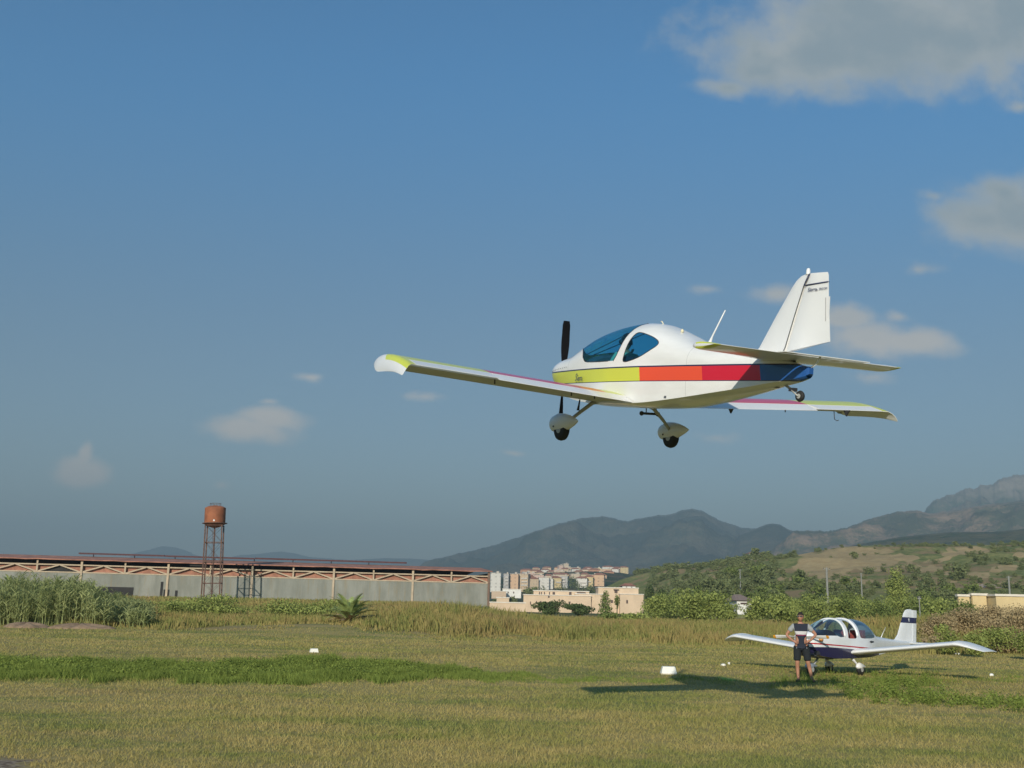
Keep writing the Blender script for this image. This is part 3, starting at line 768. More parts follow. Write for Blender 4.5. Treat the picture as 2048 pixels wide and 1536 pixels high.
# tail
rings = []
ht = [(-1.415, -2.31, -2.64, .45), (-1.40, -2.28, -2.655, .95), (-1.33, -2.25, -2.66, 1), (-.7, -2.10, -2.64, 1), (0, -1.93, -2.62, 1), (.7, -2.10, -2.64, 1), (1.33, -2.25, -2.66, 1), (1.40, -2.28, -2.655, .95), (1.415, -2.31, -2.64, .45)]
for y, a, b, k in ht: rings.append(foil_ring((a, .215), (b, .215), (.13 if abs(y) < 1.2 else .20) * k, y, 0, 1, 10, camb=0))
def mft(i, k):
    if i in (0, 1, 6, 7): return 1 if 2 <= k <= 16 else 0
    return 0
m = MB().loft(rings, mfun=mft).build('tailplane', [white, yellow], plane, smooth=True, sharp=40)
MB().box((-2.72, -.1, .215), (.11, 1.3, .008)).build('trim_tab', white, plane)
MB().tube([(-2.70, -.06, .22), (-2.66, -.03, .13), (-2.585, 0, .075)], .011, 6).build('control_rod', white, plane, smooth=True)
MB().box((-2.13, 0, .20), (.16, .05, .12)).box((-2.33, 0, .18), (.07, .035, .12)).build('tailplane_mount', dark, plane)
def fin_rings(lv):
    R_ = []
    for z, a, b, th_ in lv:
        r0 = foil_ring((a, 0), (b, 0), th_, 0, 0, 1, 10, camb=0); R_.append([(p[0], p[2], z) for p in r0])
    return R_
def vsurf(name, lev, mat):                     # lev: (z_front, z_back, x_front, x_back, half thickness front, back)
    R_ = []
    for zf, zb_, a, b, tf, tb in lev:
        ring = []
        for q in (0, .12, .5, 1): ring.append((a + (b - a) * q, (tf + (tb - tf) * q) * (.35 if q == 0 else 1), zf + (zb_ - zf) * q))
        for q in (1, .5, .12, 0): ring.append((a + (b - a) * q, -(tf + (tb - tf) * q) * (.35 if q == 0 else 1), zf + (zb_ - zf) * q))
        R_.append(ring)
    return MB().loft(R_).build(name, mat, plane, smooth=True, sharp=28)
fin = vsurf('fin', [(.22, .20, -1.60, -2.17, .02, .045), (.35, .31, -1.78, -2.235, .02, .042), (.7, .67, -2.03, -2.355, .018, .036), (1.02, 1.01, -2.27, -2.47, .015, .03), (1.09, 1.09, -2.33, -2.50, .013, .026), (1.135, 1.14, -2.40, -2.518, .008, .02), (1.15, 1.155, -2.46, -2.525, .004, .012)], white)
for s in (1, -1): MB().tube([(-2.185, .046 * s, .22), (-2.245, .043 * s, .33), (-2.36, .037 * s, .68), (-2.475, .031 * s, 1.01), (-2.53, .014 * s, 1.15)], .0055, 5).build('hinge_gap', dark, plane)
rud = vsurf('rudder', [(.275, .37, -2.215, -2.885, .042, .004), (.5, .55, -2.29, -2.865, .038, .004), (.8, .83, -2.395, -2.835, .034, .004), (1.0, 1.02, -2.475, -2.82, .03, .004), (1.12, 1.11, -2.535, -2.815, .026, .004), (1.155, 1.145, -2.55, -2.80, .016, .003)], white)
for s in (1, -1):
    MB().tube([(-2.50, .034 * s, 1.02), (-2.82, .0075 * s, 1.035)], .0075, 5).build('rudder_stripe', navy, rud, smooth=True)
    MB().tube([(-2.475, .033 * s, 1.005), (-2.50, .0325 * s, 1.06), (-2.55, .021 * s, 1.15)], .006, 5).build('rudder_stripe', navy, rud, smooth=True)
    MB().tube([(-2.80, .013 * s, .86), (-2.815, .0115 * s, .60)], .003, 4).build('tab_line', dark, rud)
MB().box((-2.825, 0, .72), (.05, .010, .30)).build('trim_tab', white, rud)
MB().lathe([(.001, .065), (.016, .06), (.024, .035), (.024, 0), (.03, -.01)], 12, (-2.505, 0, 1.155)).build('beacon', white2, plane, smooth=True)
# lettering: faces left (+y): local x of text runs aft (-x)
def side_text(s_, size, x, y, z, par, squash, tilt=0.0, shear=.25, mirror=False):
    d = Vector((-1, tilt, 0)).normalized(); up = Vector((0, 0, 1)); n_ = d.cross(up)
    M4 = Matrix(((d.x, up.x, n_.x, x), (d.y, up.y, n_.y, y), (d.z, up.z, n_.z, z), (0, 0, 0, 1)))
    return text_part(s_, size, navy, M4, par, squash=squash, shear=shear)
side_text('S', .150, 1.44, .486, -.028, body, .72, tilt=.055)
side_text('ierra', .115, 1.375, .490, -.028, body, .62, tilt=.055)
side_text('Sierra', .062, -2.545, .036, .945, rud, .85, tilt=-.085)
side_text('by', .026, -2.665, .028, .948, rud, .9, tilt=-.085)
side_text('ERICOM', .033, -2.705, .025, .952, rud, .95, tilt=-.085, shear=0)
for k in range(9):
    x = 1.78 + k * .062; p = SF1(x, .47); MB().lathe([(.001, .004), (.007, .003), (.007, -.004)], 6, (x, float(p[1]) + .001, float(p[2])), 'y').build('cowl_fastener', dark, body)
# antennas and small caps
MB().tube([(-.86, 0, .42), (-.875, 0, .465), (-.91, 0, .53), (-1.13, 0, .845)], [.05, .022, .011, .007], 8).build('antenna', white2, plane, smooth=True)
MB().lathe([(.02, 0), (.018, .03), (.008, .045), (.001, .047)], 10, (-.37, .05, .605)).build('antenna', plain('cream_cap', (.75, .68, .45), .5), plane, smooth=True)
MB().tube([(.05, .03, .73), (.07, .05, .775), (.09, .05, .78)], .009, 6).build('air_vent', plain('cream_vent', (.7, .66, .5), .5), plane, smooth=True)
# undercarriage
for s in (1, -1):
    lg = MB().tube([(.90, .40 * s, -.31), (.91, .52 * s, -.345), (.93, .72 * s, -.50), (.96, .87 * s, -.63)], [.03, .028, .024, .022], 10).build('landing_gear_leg', grey_met, plane, smooth=True)
    wc = (1.0, .93 * s, -.735)
    wh = MB().lathe([(.06, -.055), (.12, -.052), (.145, -.035), (.153, 0), (.145, .035), (.12, .052), (.06, .055)], 28, wc, 'y').build('wheel', black, plane, smooth=True)
    MB().lathe([(.001, -.058), (.05, -.058), (.058, -.05), (.058, .05), (.05, .058), (.001, .058)], 16, wc, 'y').build('wheel_hub', grey_met, wh, smooth=True, sharp=40)
    rr_ = []
    for q in np.linspace(0, 1, 18):
        x = 1.295 - .69 * q
        hh = .115 * (math.sin(PI * min(1, q ** .62 * 1.0)) ** .6) if q < 1 else 0
        hh = max(.006, np.interp(q, [0, .04, .12, .3, .5, .7, .88, 1], [.01, .062, .100, .124, .118, .088, .046, .008]))
        ww_ = max(.004, np.interp(q, [0, .04, .12, .3, .5, .7, .88, 1], [.008, .045, .07, .085, .082, .06, .03, .004]))
        zc = np.interp(q, [0, .3, 1], [-.665, -.64, -.615])
        ring = []
        for a in np.linspace(0, 2 * PI, 18, endpoint=False):
            zz_ = math.sin(a); dz_ = hh * zz_ * (1 if zz_ > 0 else 1.12)
            ring.append((x, wc[1] + math.cos(a) * ww_, zc + dz_))
        rr_.append(ring)
    MB().loft(rr_).build('wheel_fairing', white2, plane, smooth=True, sharp=60)
    MB().lathe([(.012, -.004), (.012, .004)], 8, (1.08, .93 * s + .088, -.70), 'y').build('fairing_screw', dark, plane)
tw = MB().lathe([(.03, -.022), (.055, -.02), (.065, 0), (.055, .02), (.03, .022)], 18, (-2.475, 0, -.225), 'y').build('tail_wheel', black, plane, smooth=True)
MB().lathe([(.001, -.026), (.028, -.026), (.028, .026), (.001, .026)], 12, (-2.475, 0, -.225), 'y').build('wheel_hub', grey_met, tw)
MB().tube([(-2.12, 0, -.05), (-2.24, 0, -.10), (-2.37, 0, -.165)], [.018, .014, .02], 8).tube([(-2.37, .03, -.16), (-2.475, .032, -.225)], .009, 6).tube([(-2.37, -.03, -.16), (-2.475, -.032, -.225)], .009, 6).build('tail_gear_leg', grey_met, plane, smooth=True)
MB().box((-2.36, 0, -.15), (.07, .07, .04)).build('tail_gear_spring', dark, plane)
MB().box((-2.05, 0, -.115), (.14, .05, .02)).build('tail_gear_plate', dark, plane)
# pilot, seated in the left seat
pil = empty('person'); pil.matrix_world = plane.matrix_world @ Matrix.Translation((.60, .22, -.01)) @ Matrix.Rotation(PI / 2, 4, 'Z') @ Matrix.Scale(.93, 4)
tag(pil, 'pilot in a pale green shirt seated inside the flying aeroplane', 'person')
N = {'pel': ((0, -.02, -.04), .12), 'sp': ((0, -.0, .12), .115), 'ch': ((0, .0, .28), .135), 'nb': ((0, .0, .40), .065), 'nk': ((0, -.01, .45), .05),
     'ls': ((.17, 0, .34), .055), 'le': ((.21, -.12, .12), .042), 'lw': ((.15, -.34, .13), .03), 'rs': ((-.17, 0, .34), .055), 're': ((-.21, -.12, .12), .042), 'rw': ((-.1, -.34, .08), .03),
     'lh': ((.09, -.1, -.06), .09), 'lk': ((.11, -.48, .0), .06), 'la': ((.11, -.80, -.17), .042), 'lt': ((.11, -.95, -.19), .03), 'rh': ((-.09, -.1, -.06), .09), 'rk': ((-.11, -.48, .0), .06), 'ra': ((-.11, -.80, -.17), .042), 'rt': ((-.11, -.95, -.19), .03)}
E_ = [('pel', 'sp'), ('sp', 'ch'), ('ch', 'nb'), ('nb', 'nk'), ('ch', 'ls'), ('ls', 'le'), ('le', 'lw'), ('ch', 'rs'), ('rs', 're'), ('re', 'rw'), ('pel', 'lh'), ('lh', 'lk'), ('lk', 'la'), ('la', 'lt'), ('pel', 'rh'), ('rh', 'rk'), ('rk', 'ra'), ('ra', 'rt')]
hand_nodes(N, E_, 'lw', 'L', (-.1, -1, -.1), (1, 0, 0), (0, 0, -1)); hand_nodes(N, E_, 'rw', 'R', (.1, -1, -.1), (-1, 0, 0), (0, 0, -1))
pb = skin('body', N, E_, skinm, pil); add_head(pb, (0, -.02, .545), math.radians(-6)); hair((0, -.02, .545), math.radians(-6), pil)
shirtg = plain('pale_green_shirt', (0.36, 0.50, 0.36), 0.85, .1, 8)
N2 = {k: (N[k][0], N[k][1] + .014) for k in ('pel', 'sp', 'ch', 'nb', 'ls', 'le', 'rs', 're')}
skin('shirt', N2, [e for e in E_ if e[0] in N2 and e[1] in N2], shirtg, pil)
N2 = {k: (N[k][0], N[k][1] + .012) for k in ('pel', 'lh', 'lk', 'la', 'rh', 'rk', 'ra')}
skin('trousers', N2, [e for e in E_ if e[0] in N2 and e[1] in N2], navy, pil)
m = MB(); m.tube([(.10, .02, .46), (.14, -.135, .34), (.05, -.165, .12), (-.05, -.15, .0)], .022, 6, sy=.4); m.tube([(-.10, .02, .46), (-.14, -.135, .34), (-.05, -.165, .12), (.05, -.15, .0)], .022, 6, sy=.4)
m.build('harness', dark, pil, smooth=True)
m = MB(); m.tube([(.088, -.01, .56), (.07, 0, .65), (0, 0, .688), (-.07, 0, .65), (-.088, -.01, .56)], .012, 6); m.lathe([(.03, -.02), (.035, 0), (.03, .02)], 10, (0.10, -.01, .555), 'x')
m.build('headset', dark, pil, smooth=True)
print('plane done')
# ------------------------------------------------------------------ the parked aeroplane
pa = math.radians(47)
KX = Vector((-math.sin(pa), -math.cos(pa), 0)); KY = Vector((-KX.y, KX.x, 0))
gz0 = 0.10
park = empty('parked_aeroplane', mat=Matrix(((KX.x, KY.x, 0, 9.74), (KX.y, KY.y, 0, 31.8), (0, 0, 1, gz0), (0, 0, 0, 1))))
tag(park, 'white and navy low-wing aeroplane with open canopy parked on the grass', 'aeroplane')
ST2 = densify(np.array([
 (2.22, 1.12, .86, .12, 1.0, .9), (2.2, 1.15, .74, .24, .98, .85), (2.1, 1.18, .62, .34, .97, .8), (1.85, 1.21, .53, .43, .96, .82), (1.62, 1.25, .50, .47, .96, .88),
 (1.3, 1.42, .47, .51, .96, .92), (1.05, 1.50, .46, .53, .96, .95), (.75, 1.535, .46, .545, .96, .95), (.3, 1.54, .46, .55, .96, .96), (-.3, 1.535, .47, .54, .96, .96),
 (-.62, 1.50, .48, .51, .95, .96), (-.85, 1.40, .50, .48, .95, .96), (-1.02, 1.22, .51, .45, .94, .96), (-1.12, 1.13, .52, .43, .93, .96), (-1.83, 1.03, .58, .32, .90, .96), (-2.77, .95, .66, .20, .86, .96), (-3.7, .90, .73, .10, .83, .96), (-4.25, .86, .77, .04, .81, .96)])[::-1])
SF2 = section_fun(ST2)
mt, t = new_mat('white_navy_fuselage_paint')
o = t.obj(); x, y, z = t.sep(o)
zr = t.m('ADD', 0.745, t.m('MULTIPLY', x, 0.055)); dz_ = t.m('SUBTRACT', z, zr)
c = t.mix(t.noise(o, 2, 3), (0.76, 0.76, 0.75), (0.82, 0.82, 0.81))
redl = t.m('MULTIPLY', t.m('MULTIPLY', t.m('GREATER_THAN', dz_, -.018), t.m('LESS_THAN', dz_, .018)), t.m('GREATER_THAN', x, -2.2))
c = t.mix(redl, c, (0.45, 0.02, 0.03))
nav = t.m('MULTIPLY', t.m('LESS_THAN', dz_, t.m('SUBTRACT', -0.065, t.m('MULTIPLY', t.ss(x, 1.5, 2.3), .03))), t.m('GREATER_THAN', x, -1.2))
c = t.mix(nav, c, (0.022, 0.02, 0.07))
bk = t.m('MULTIPLY', t.m('GREATER_THAN', z, 1.075), t.m('MULTIPLY', t.m('GREATER_THAN', x, 1.15), t.m('LESS_THAN', x, 2.05)))
c = t.mix(bk, c, (0.02, 0.02, 0.025))
finish(mt, t, c, 0.25, coat=0.4); park_paint = mt
wsp = [(.90, .50), (.87, .56), (.83, .66), (.80, .76), (.77, .88), (.76, 1.0)]
for k in np.linspace(0, 1, 14):
    tt = 1 - k * .45; a = max(0, (tt - .45) / .55) * PI / 2; y = .5 * math.cos(a) ** .85
    wsp.append((1.72 - .45 * (y / .5) ** 2, tt))
wsp = wsp[:6] + wsp[7:] + [(1.2, .515), (1.1, .495)]
door = smooth_poly([(.74, .50), (.70, .58), (.67, .70), (.64, .80), (.58, .86), (.44, .86), (.36, .80), (.31, .70), (.28, .58), (.27, .47), (.5, .47), (.72, .47)], 2)
rear = smooth_poly([(.10, .50), (.09, .60), (.06, .72), (.02, .86), (-.1, .95), (-.4, .95), (-.62, .90), (-.78, .78), (-.86, .66), (-.88, .56), (-.84, .49), (-.4, .47), (.0, .47)], 2)
pbody = fuselage(SF2, ST2, [wsp, [tuple(p) for p in door], [tuple(p) for p in rear]], (park_paint, glass_clear), ['windshield', None, 'rear_window'], park, 'fuselage', nx=80, nt_=32)
MB().lathe([(.001, .26), (.04, .24), (.09, .15), (.12, .05), (.125, 0)], 18, (2.21, 0, 1.03), 'x').build('spinner', white, park, smooth=True, sharp=50)
for sg in (1, -1):
    rings = []; yel = []
    for q in np.linspace(0, 1, 11):
        r_ = .07 + .80 * q; w_ = .04 + .075 * math.sin(min(1, q * 1.1 + .12) * PI * .66); tw_ = math.radians(25 + 40 * q); th_ = .024 * (1 - .7 * q)
        if q > .95: w_ *= .7
        rings.append([(2.30 + math.cos(a) * w_ / 2 * math.cos(tw_) + math.sin(a) * th_, sg * r_, 1.03 + r_ * .02 * sg + math.cos(a) * w_ / 2 * math.sin(tw_)) for a in np.linspace(0, 2 * PI, 10, endpoint=False)])
    MB().loft(rings, mfun=lambda i, k: 1 if i > 8 else 0).build('propeller_blade', [white, plain('amber_tip', (.75, .33, .03), .4)], park, smooth=True, sharp=60)
MB().box((0, .26, .72), (.5, .42, .14)).box((-.28, .26, .95), (.12, .42, .55)).build('seat', plain('red_seat', (.25, .05, .04), .9), park)
MB().box((0, -.26, .72), (.5, .42, .14)).box((-.28, -.26, .95), (.12, .42, .55)).build('seat', plain('red_seat', (.25, .05, .04), .9), park)
m = MB(); m.loft([[(x_, yy * .46, z_ - .1 * abs(yy) ** 3) for yy in np.linspace(-1, 1, 9)] + [(x_, .4, .8), (x_, -.4, .8)] for x_, z_ in ((1.35, 1.12), (1.15, 1.18), (1.0, 1.18), (.95, 1.12))]).build('instrument_panel', dark, park, smooth=True, sharp=50)
MB().box((.3, 0, .54), (2.2, .9, .03)).build('cabin_floor', lining, park)
MB().box((-.9, 0, .8), (.03, .8, .5)).build('rear_bulkhead', lining, park)
# canopy hoops
for x0, x1 in ((.90, .765), (.24, .19)):
    hp = []
    for tt in np.linspace(.5, 1, 16):
        hp.append(SF2(x0 + (x1 - x0) * (tt - .5) / .5, tt))
    pts = [tuple(p) for p in hp] + [(p[0], -p[1], p[2]) for p in hp[::-1][1:]]
    MB().tube(pts, .032, 6).build('canopy_hoop', white, park, smooth=True)
def pwing(s):
    ys = [.45, 1.4, 2.6, 3.55]; m = MB()
    L = lambda y: (.62 - .02 * y, .595 + (y - .5) * .108 + .02); T = lambda y: (-.72 + .02 * y, .575 + (y - .5) * .108)
    w = m.loft([[(p[0], p[1] * s * .965, p[2]) for p in foil_ring(L(y), T(y), .125, y, 0, .76, 14)] for y in ys]).build('wing', white, park, smooth=True, sharp=40)
    for nm, a, b in (('flap', .55, 2.2), ('aileron', 2.23, 3.5)):
        MB().loft([[(p[0], p[1] * s * .965, p[2]) for p in foil_ring(L(y), T(y), .125, y, .77, 1, 8)] for y in (a, b)]).build(nm, white, park, smooth=True, sharp=40)
    zt = L(3.55)[1]
    tp = [(3.55, .55, -.65, zt, zt - .02, 1), (3.7, .53, -.66, zt - .01, zt - .03, .95), (3.9, .46, -.68, zt - .06, zt - .08, .75), (4.08, .34, -.70, zt - .12, zt - .14, .5), (4.2, .15, -.70, zt - .17, zt - .18, .2)]
    MB().loft([[(p[0], p[1] * s * .965, p[2]) for p in foil_ring((a[1], a[3]), (a[2], a[4]), .125 * a[5], a[0], 0, 1, 14)] for a in tp]).build('wing_tip', white, park, smooth=True, sharp=50)
pwing(1); pwing(-1)
m = MB(); Lf = lambda y: (.62 - .02 * y, .595 + (y - .5) * .108 + .02)
m.loft([[(p[0], y, p[2]) for p in foil_ring((.64, .60), (-.72, .56), .16, y, 0, 1, 14)] for y in (-.46, 0, .46)]).build('wing_centre_section', white, park, smooth=True, sharp=40)
def vs2(name, lev, mats):
    R_ = []
    for zf, zb_, a, b, tf, tb in lev:
        ring = []
        for q in (0, .12, .5, 1): ring.append((a + (b - a) * q, (tf + (tb - tf) * q) * (.35 if q == 0 else 1), zf + (zb_ - zf) * q))
        for q in (1, .5, .12, 0): ring.append((a + (b - a) * q, -(tf + (tb - tf) * q) * (.35 if q == 0 else 1), zf + (zb_ - zf) * q))
        R_.append(ring)
    return MB().loft(R_).build(name, mats, park, smooth=True, sharp=28)
mt, t = new_mat('tail_paint'); o = t.obj(); x, y, z = t.sep(o)
zb_ = t.m('SUBTRACT', z, t.m('MULTIPLY', t.m('ADD', x, 3.4), 0.02))
bd = t.m('MULTIPLY', t.m('GREATER_THAN', zb_, 1.455), t.m('LESS_THAN', zb_, 1.63))
st = t.m('MULTIPLY', t.m('LESS_THAN', t.v('LENGTH', t.v('MULTIPLY', t.v('SUBTRACT', o, (-3.85, 0, 1.545)), (1, 0, 1))), 0.055), t.m('GREATER_THAN', t.noise(o, 38, 1), .47))
c = t.mix(bd, (.80, .80, .79), (0.022, 0.02, 0.07)); c = t.mix(st, c, (.7, .7, .7)); finish(mt, t, c, .3, coat=.3); tailp = mt
vs2('fin', [(.86, .86, -2.55, -3.95, .03, .05), (.96, .96, -2.95, -3.96, .03, .045), (1.1, 1.1, -3.15, -3.98, .03, .04), (1.4, 1.4, -3.35, -4.02, .03, .035), (1.75, 1.75, -3.60, -4.07, .025, .03), (1.84, 1.84, -3.70, -4.08, .015, .02), (1.87, 1.87, -3.85, -4.08, .005, .01)], tailp)
vs2('rudder', [(.80, .82, -3.97, -4.30, .035, .005), (1.1, 1.1, -4.0, -4.33, .03, .005), (1.4, 1.4, -4.04, -4.38, .028, .005), (1.75, 1.75, -4.09, -4.44, .024, .005), (1.85, 1.84, -4.10, -4.44, .015, .004)], tailp)
MB().loft([foil_ring((a, .83), (b, .83), .09 * k, y, 0, 1, 10, camb=0) for y, a, b, k in ((-1.35, -3.95, -4.35, .2), (-1.3, -3.85, -4.4, 1), (0, -3.65, -4.4, 1), (1.3, -3.85, -4.4, 1), (1.35, -3.95, -4.35, .2))]).build('tailplane', white, park, smooth=True, sharp=40)
MB().tube([(-2.1, 0, 1.0), (-2.25, 0, 1.15), (-2.42, 0, 1.31)], [.014, .008, .006], 6).build('antenna', white2, park, smooth=True)
def spat(x, y, z, nm, mat, L=.62, par=None):
    rr_ = []
    for q in np.linspace(0, 1, 12):
        hh = np.interp(q, [0, .1, .3, .6, 1], [.01, .09, .125, .09, .01]); ww_ = hh * .68
        rr_.append([(x + L * (.45 - q), y + math.cos(a) * ww_, z + math.sin(a) * hh * (1 if math.sin(a) > 0 else .6)) for a in np.linspace(0, 2 * PI, 14, endpoint=False)])
    MB().loft(rr_).build(nm, mat, par or park, smooth=True, sharp=60)
def wheel2(x, y, r=.17):
    w = MB().lathe([(.05, -.06), (r - .03, -.06), (r, -.02), (r, .02), (r - .03, .06), (.05, .06)], 20, (x, y, r), 'y').build('wheel', black, park, smooth=True)
    MB().lathe([(.001, -.063), (.07, -.063), (.07, .063), (.001, .063)], 12, (x, y, r), 'y').build('wheel_hub', grey_met, w)
for s in (1, -1):
    x = .12 if s > 0 else .02
    MB().tube([(x + .32, .42 * s, .50), (x + .2, .47 * s, .36), (x + .06, .52 * s, .22)], [.06, .05, .035], 8, sy=.6).build('landing_gear_leg', white2, park, smooth=True)
    wheel2(x, .52 * s, .15); spat(x - .02, .52 * s, .22, 'wheel_fairing', white2, .5)
MB().tube([(1.35, 0, .55), (1.6, 0, .35), (1.82, 0, .2)], [.035, .03, .03], 8).build('nose_gear_leg', grey_met, park, smooth=True)
wheel2(1.84, 0, .16); spat(1.84, 0, .24, 'nose_wheel_fairing', plain('grey_blue_fairing', (.35, .40, .46), .3), .6)
MB().tube([(1.0, -.1, .5), (.85, -.1, .42), (.5, -.1, .42)], .022, 6).build('exhaust_pipe', dark, park, smooth=True)
MB().lathe([(.001, .05), (.05, .03), (.07, -.02), (.06, -.06)], 12, (1.95, .43, .98), 'y').build('landing_lamp', plain('amber_lamp', (.7, .3, .08), .3), park, smooth=True)
MB().box((1.95, .30, .62), (.28, .1, .1)).build('air_intake', dark, park)
MB().loft([[(-.45 - .32 * q, SF2(-.45 - .32 * q, .46)[1] + .004, .905 + dz + .0), (-.45 - .32 * q, SF2(-.45 - .32 * q, .46)[1] + .012, .905 + dz), (-.45 - .32 * q, SF2(-.45 - .32 * q, .46)[1] + .012, .905 - dz), (-.45 - .32 * q, SF2(-.45 - .32 * q, .46)[1] + .004, .905 - dz)] for q, dz in ((0, .004), (.3, .03), (.7, .022), (1, .004))]).build('side_vent', dark, park)

# ------------------------------------------------------------------ the man with hands on hips
mp = at(1607, 1357, 1); my = 28.9; mxp = (ray(1603, 1300)[0]) * my
man = empty('person', (mxp, my, float(gz(mxp, my)) + .01), rz=math.radians(-12))
tag(man, 'man in sunglasses, dark shirt with white band and black shorts standing hands on hips', 'person')
N = {'pel': ((0, 0, .96), .13), 'sp': ((0, 0, 1.12), .125), 'ch': ((.0, 0, 1.31), .155), 'nb': ((0, 0, 1.455), .07), 'nk': ((0, -.01, 1.53), .055),
     'ls': ((.185, 0, 1.405), .062), 'le': ((.385, .03, 1.19), .043), 'lw': ((.215, -.12, 1.04), .030), 'rs': ((-.185, 0, 1.405), .062), 're': ((-.375, .05, 1.17), .043), 'rw': ((-.21, -.10, 1.02), .030),
     'lh': ((.095, 0, .87), .105), 'lk': ((.15, -.03, .50), .062), 'lc': ((.185, .02, .36), .056), 'la': ((.235, .02, .10), .038), 'lf': ((.25, -.04, .045), .035), 'lt': ((.28, -.14, .03), .03),
     'rh': ((-.095, 0, .87), .105), 'rk': ((-.115, -.02, .50), .062), 'rc': ((-.115, .03, .36), .056), 'ra': ((-.105, .03, .10), .038), 'rf': ((-.11, -.03, .045), .035), 'rt': ((-.135, -.13, .03), .03)}
E_ = [('pel', 'sp'), ('sp', 'ch'), ('ch', 'nb'), ('nb', 'nk'), ('ch', 'ls'), ('ls', 'le'), ('le', 'lw'), ('ch', 'rs'), ('rs', 're'), ('re', 'rw'),
      ('pel', 'lh'), ('lh', 'lk'), ('lk', 'lc'), ('lc', 'la'), ('la', 'lf'), ('lf', 'lt'), ('pel', 'rh'), ('rh', 'rk'), ('rk', 'rc'), ('rc', 'ra'), ('ra', 'rf'), ('rf', 'rt')]
hand_nodes(N, E_, 'lw', 'L', (-.75, -.35, -.25), (0, -.3, -1), (0, -1, 0)); hand_nodes(N, E_, 'rw', 'R', (.75, -.35, -.25), (0, -.3, -1), (0, -1, 0))
mb_ = skin('body', N, E_, skinm, man); add_head(mb_, (0, -.025, 1.64), math.radians(-14)); hair((0, -.025, 1.64), math.radians(-14), man)
mt, t = new_mat('man_shirt'); o = t.obj(); x, y, z = t.sep(o)
slv = t.m('GREATER_THAN', t.m('ABSOLUTE', x), t.m('ADD', .165, t.m('MULTIPLY', t.m('SUBTRACT', z, 1.3), .1)))
band = t.m('MULTIPLY', t.m('GREATER_THAN', z, 1.19), t.m('LESS_THAN', z, 1.275)); rd = t.m('MULTIPLY', t.m('GREATER_THAN', z, 1.165), t.m('LESS_THAN', z, 1.19))
c = t.mix(band, (0.018, 0.022, 0.035), (.55, .52, .50)); c = t.mix(rd, c, (.25, .03, .08)); c = t.mix(slv, c, (.33, .34, .33))
finish(mt, t, c, .9, normal=t.bump(t.noise(t.v('MULTIPLY', o, (1, 1, .5)), 9.0, 3.0), .9, .03)); shirt_m = mt
N2 = {k: (N[k][0], N[k][1] + .016) for k in ('pel', 'sp', 'ch', 'ls', 'rs')}; N2['nb'] = ((0, 0, 1.44), .085); N2['pel'] = ((0, 0, .98), .14); N2['hem'] = ((0, 0, .86), .135)
N2['le'] = ((.30, .015, 1.27), .072); N2['re'] = ((-.30, .03, 1.26), .072)
skin('shirt', N2, [('hem', 'pel'), ('pel', 'sp'), ('sp', 'ch'), ('ch', 'nb'), ('ch', 'ls'), ('ls', 'le'), ('ch', 'rs'), ('rs', 're')], shirt_m, man)
N2 = {'pel': ((0, 0, .97), .138), 'lh': ((.10, 0, .84), .122), 'lk': ((.14, -.02, .60), .098), 'l2': ((.15, -.02, .50), .10), 'rh': ((-.10, 0, .84), .122), 'rk': ((-.115, -.01, .60), .098), 'r2': ((-.115, -.01, .50), .10)}
skin('shorts', N2, [('pel', 'lh'), ('lh', 'lk'), ('lk', 'l2'), ('pel', 'rh'), ('rh', 'rk'), ('rk', 'r2')], plain('black_shorts', (.012, .015, .017), .9), man)
m = MB(); m.box((.036, -.128, 1.662), (.058, .014, .036), rz=.0); m.box((-.036, -.128, 1.662), (.058, .014, .036)); m.box((0, -.13, 1.668), (.03, .01, .01)); m.tube([(.075, -.12, 1.668), (.09, -.02, 1.665)], .005, 5); m.tube([(-.075, -.12, 1.668), (-.09, -.02, 1.665)], .005, 5)
sg_ = m.build('sunglasses', dark, man)
for v in sg_.data.vertices:
    a = math.radians(-14); x0, y0 = v.co.x, v.co.y + .025; v.co.x = x0 * math.cos(a) - y0 * math.sin(a); v.co.y = x0 * math.sin(a) + y0 * math.cos(a) - .025
for xx, yy in ((.265, -.05), (-.12, -.04)):
    MB().box((xx, yy, .008), (.10, .27, .018)).tube([(xx - .045, yy - .03, .02), (xx, yy - .06, .075), (xx + .045, yy - .03, .02)], .012, 6).build('sandal', dark, man)

# ------------------------------------------------------------------ white runway markers and small litter
mk = plain('white_plastic', (.80, .78, .70), .5, .06, 6)
def gp(px, py, Y=None):
    r = ray(px, py)
    if Y is None:
        Y = 20.0
        for _ in range(60):
            P = r * Y; h = P[2] + CH - float(gz(P[0], Y))
            Y = Y + h / max(1e-4, -r[2]) * .8 if r[2] < 0 else 60
    return Vector((r[0] * Y, Y, float(gz(r[0] * Y, Y))))
p = gp(1337, 1348); mm = empty('runway_marker', p); tag(mm, 'large white tapered runway marker in the middle of the grass', 'runway marker', 'white runway markers')
MB().box((0, 0, .105), (.43, .30, .19), taper=.78).build('body', mk, mm); MB().box((0, 0, .006), (.44, .31, .03)).build('base_strip', plain('dirty_base', (.6, .55, .45), .7), mm)
p = gp(626, 1305); mm = empty('runway_marker', p); tag(mm, 'small white runway marker beyond the green weeds, leftmost of them', 'runway marker', 'white runway markers')
MB().box((.03, 0, .07), (.30, .22, .13), rz=.3, taper=.8).build('body', mk, mm); MB().box((.03, 0, .006), (.31, .23, .025), rz=.3).build('base_strip', plain('dirty_base', (.6, .55, .45), .7), mm)
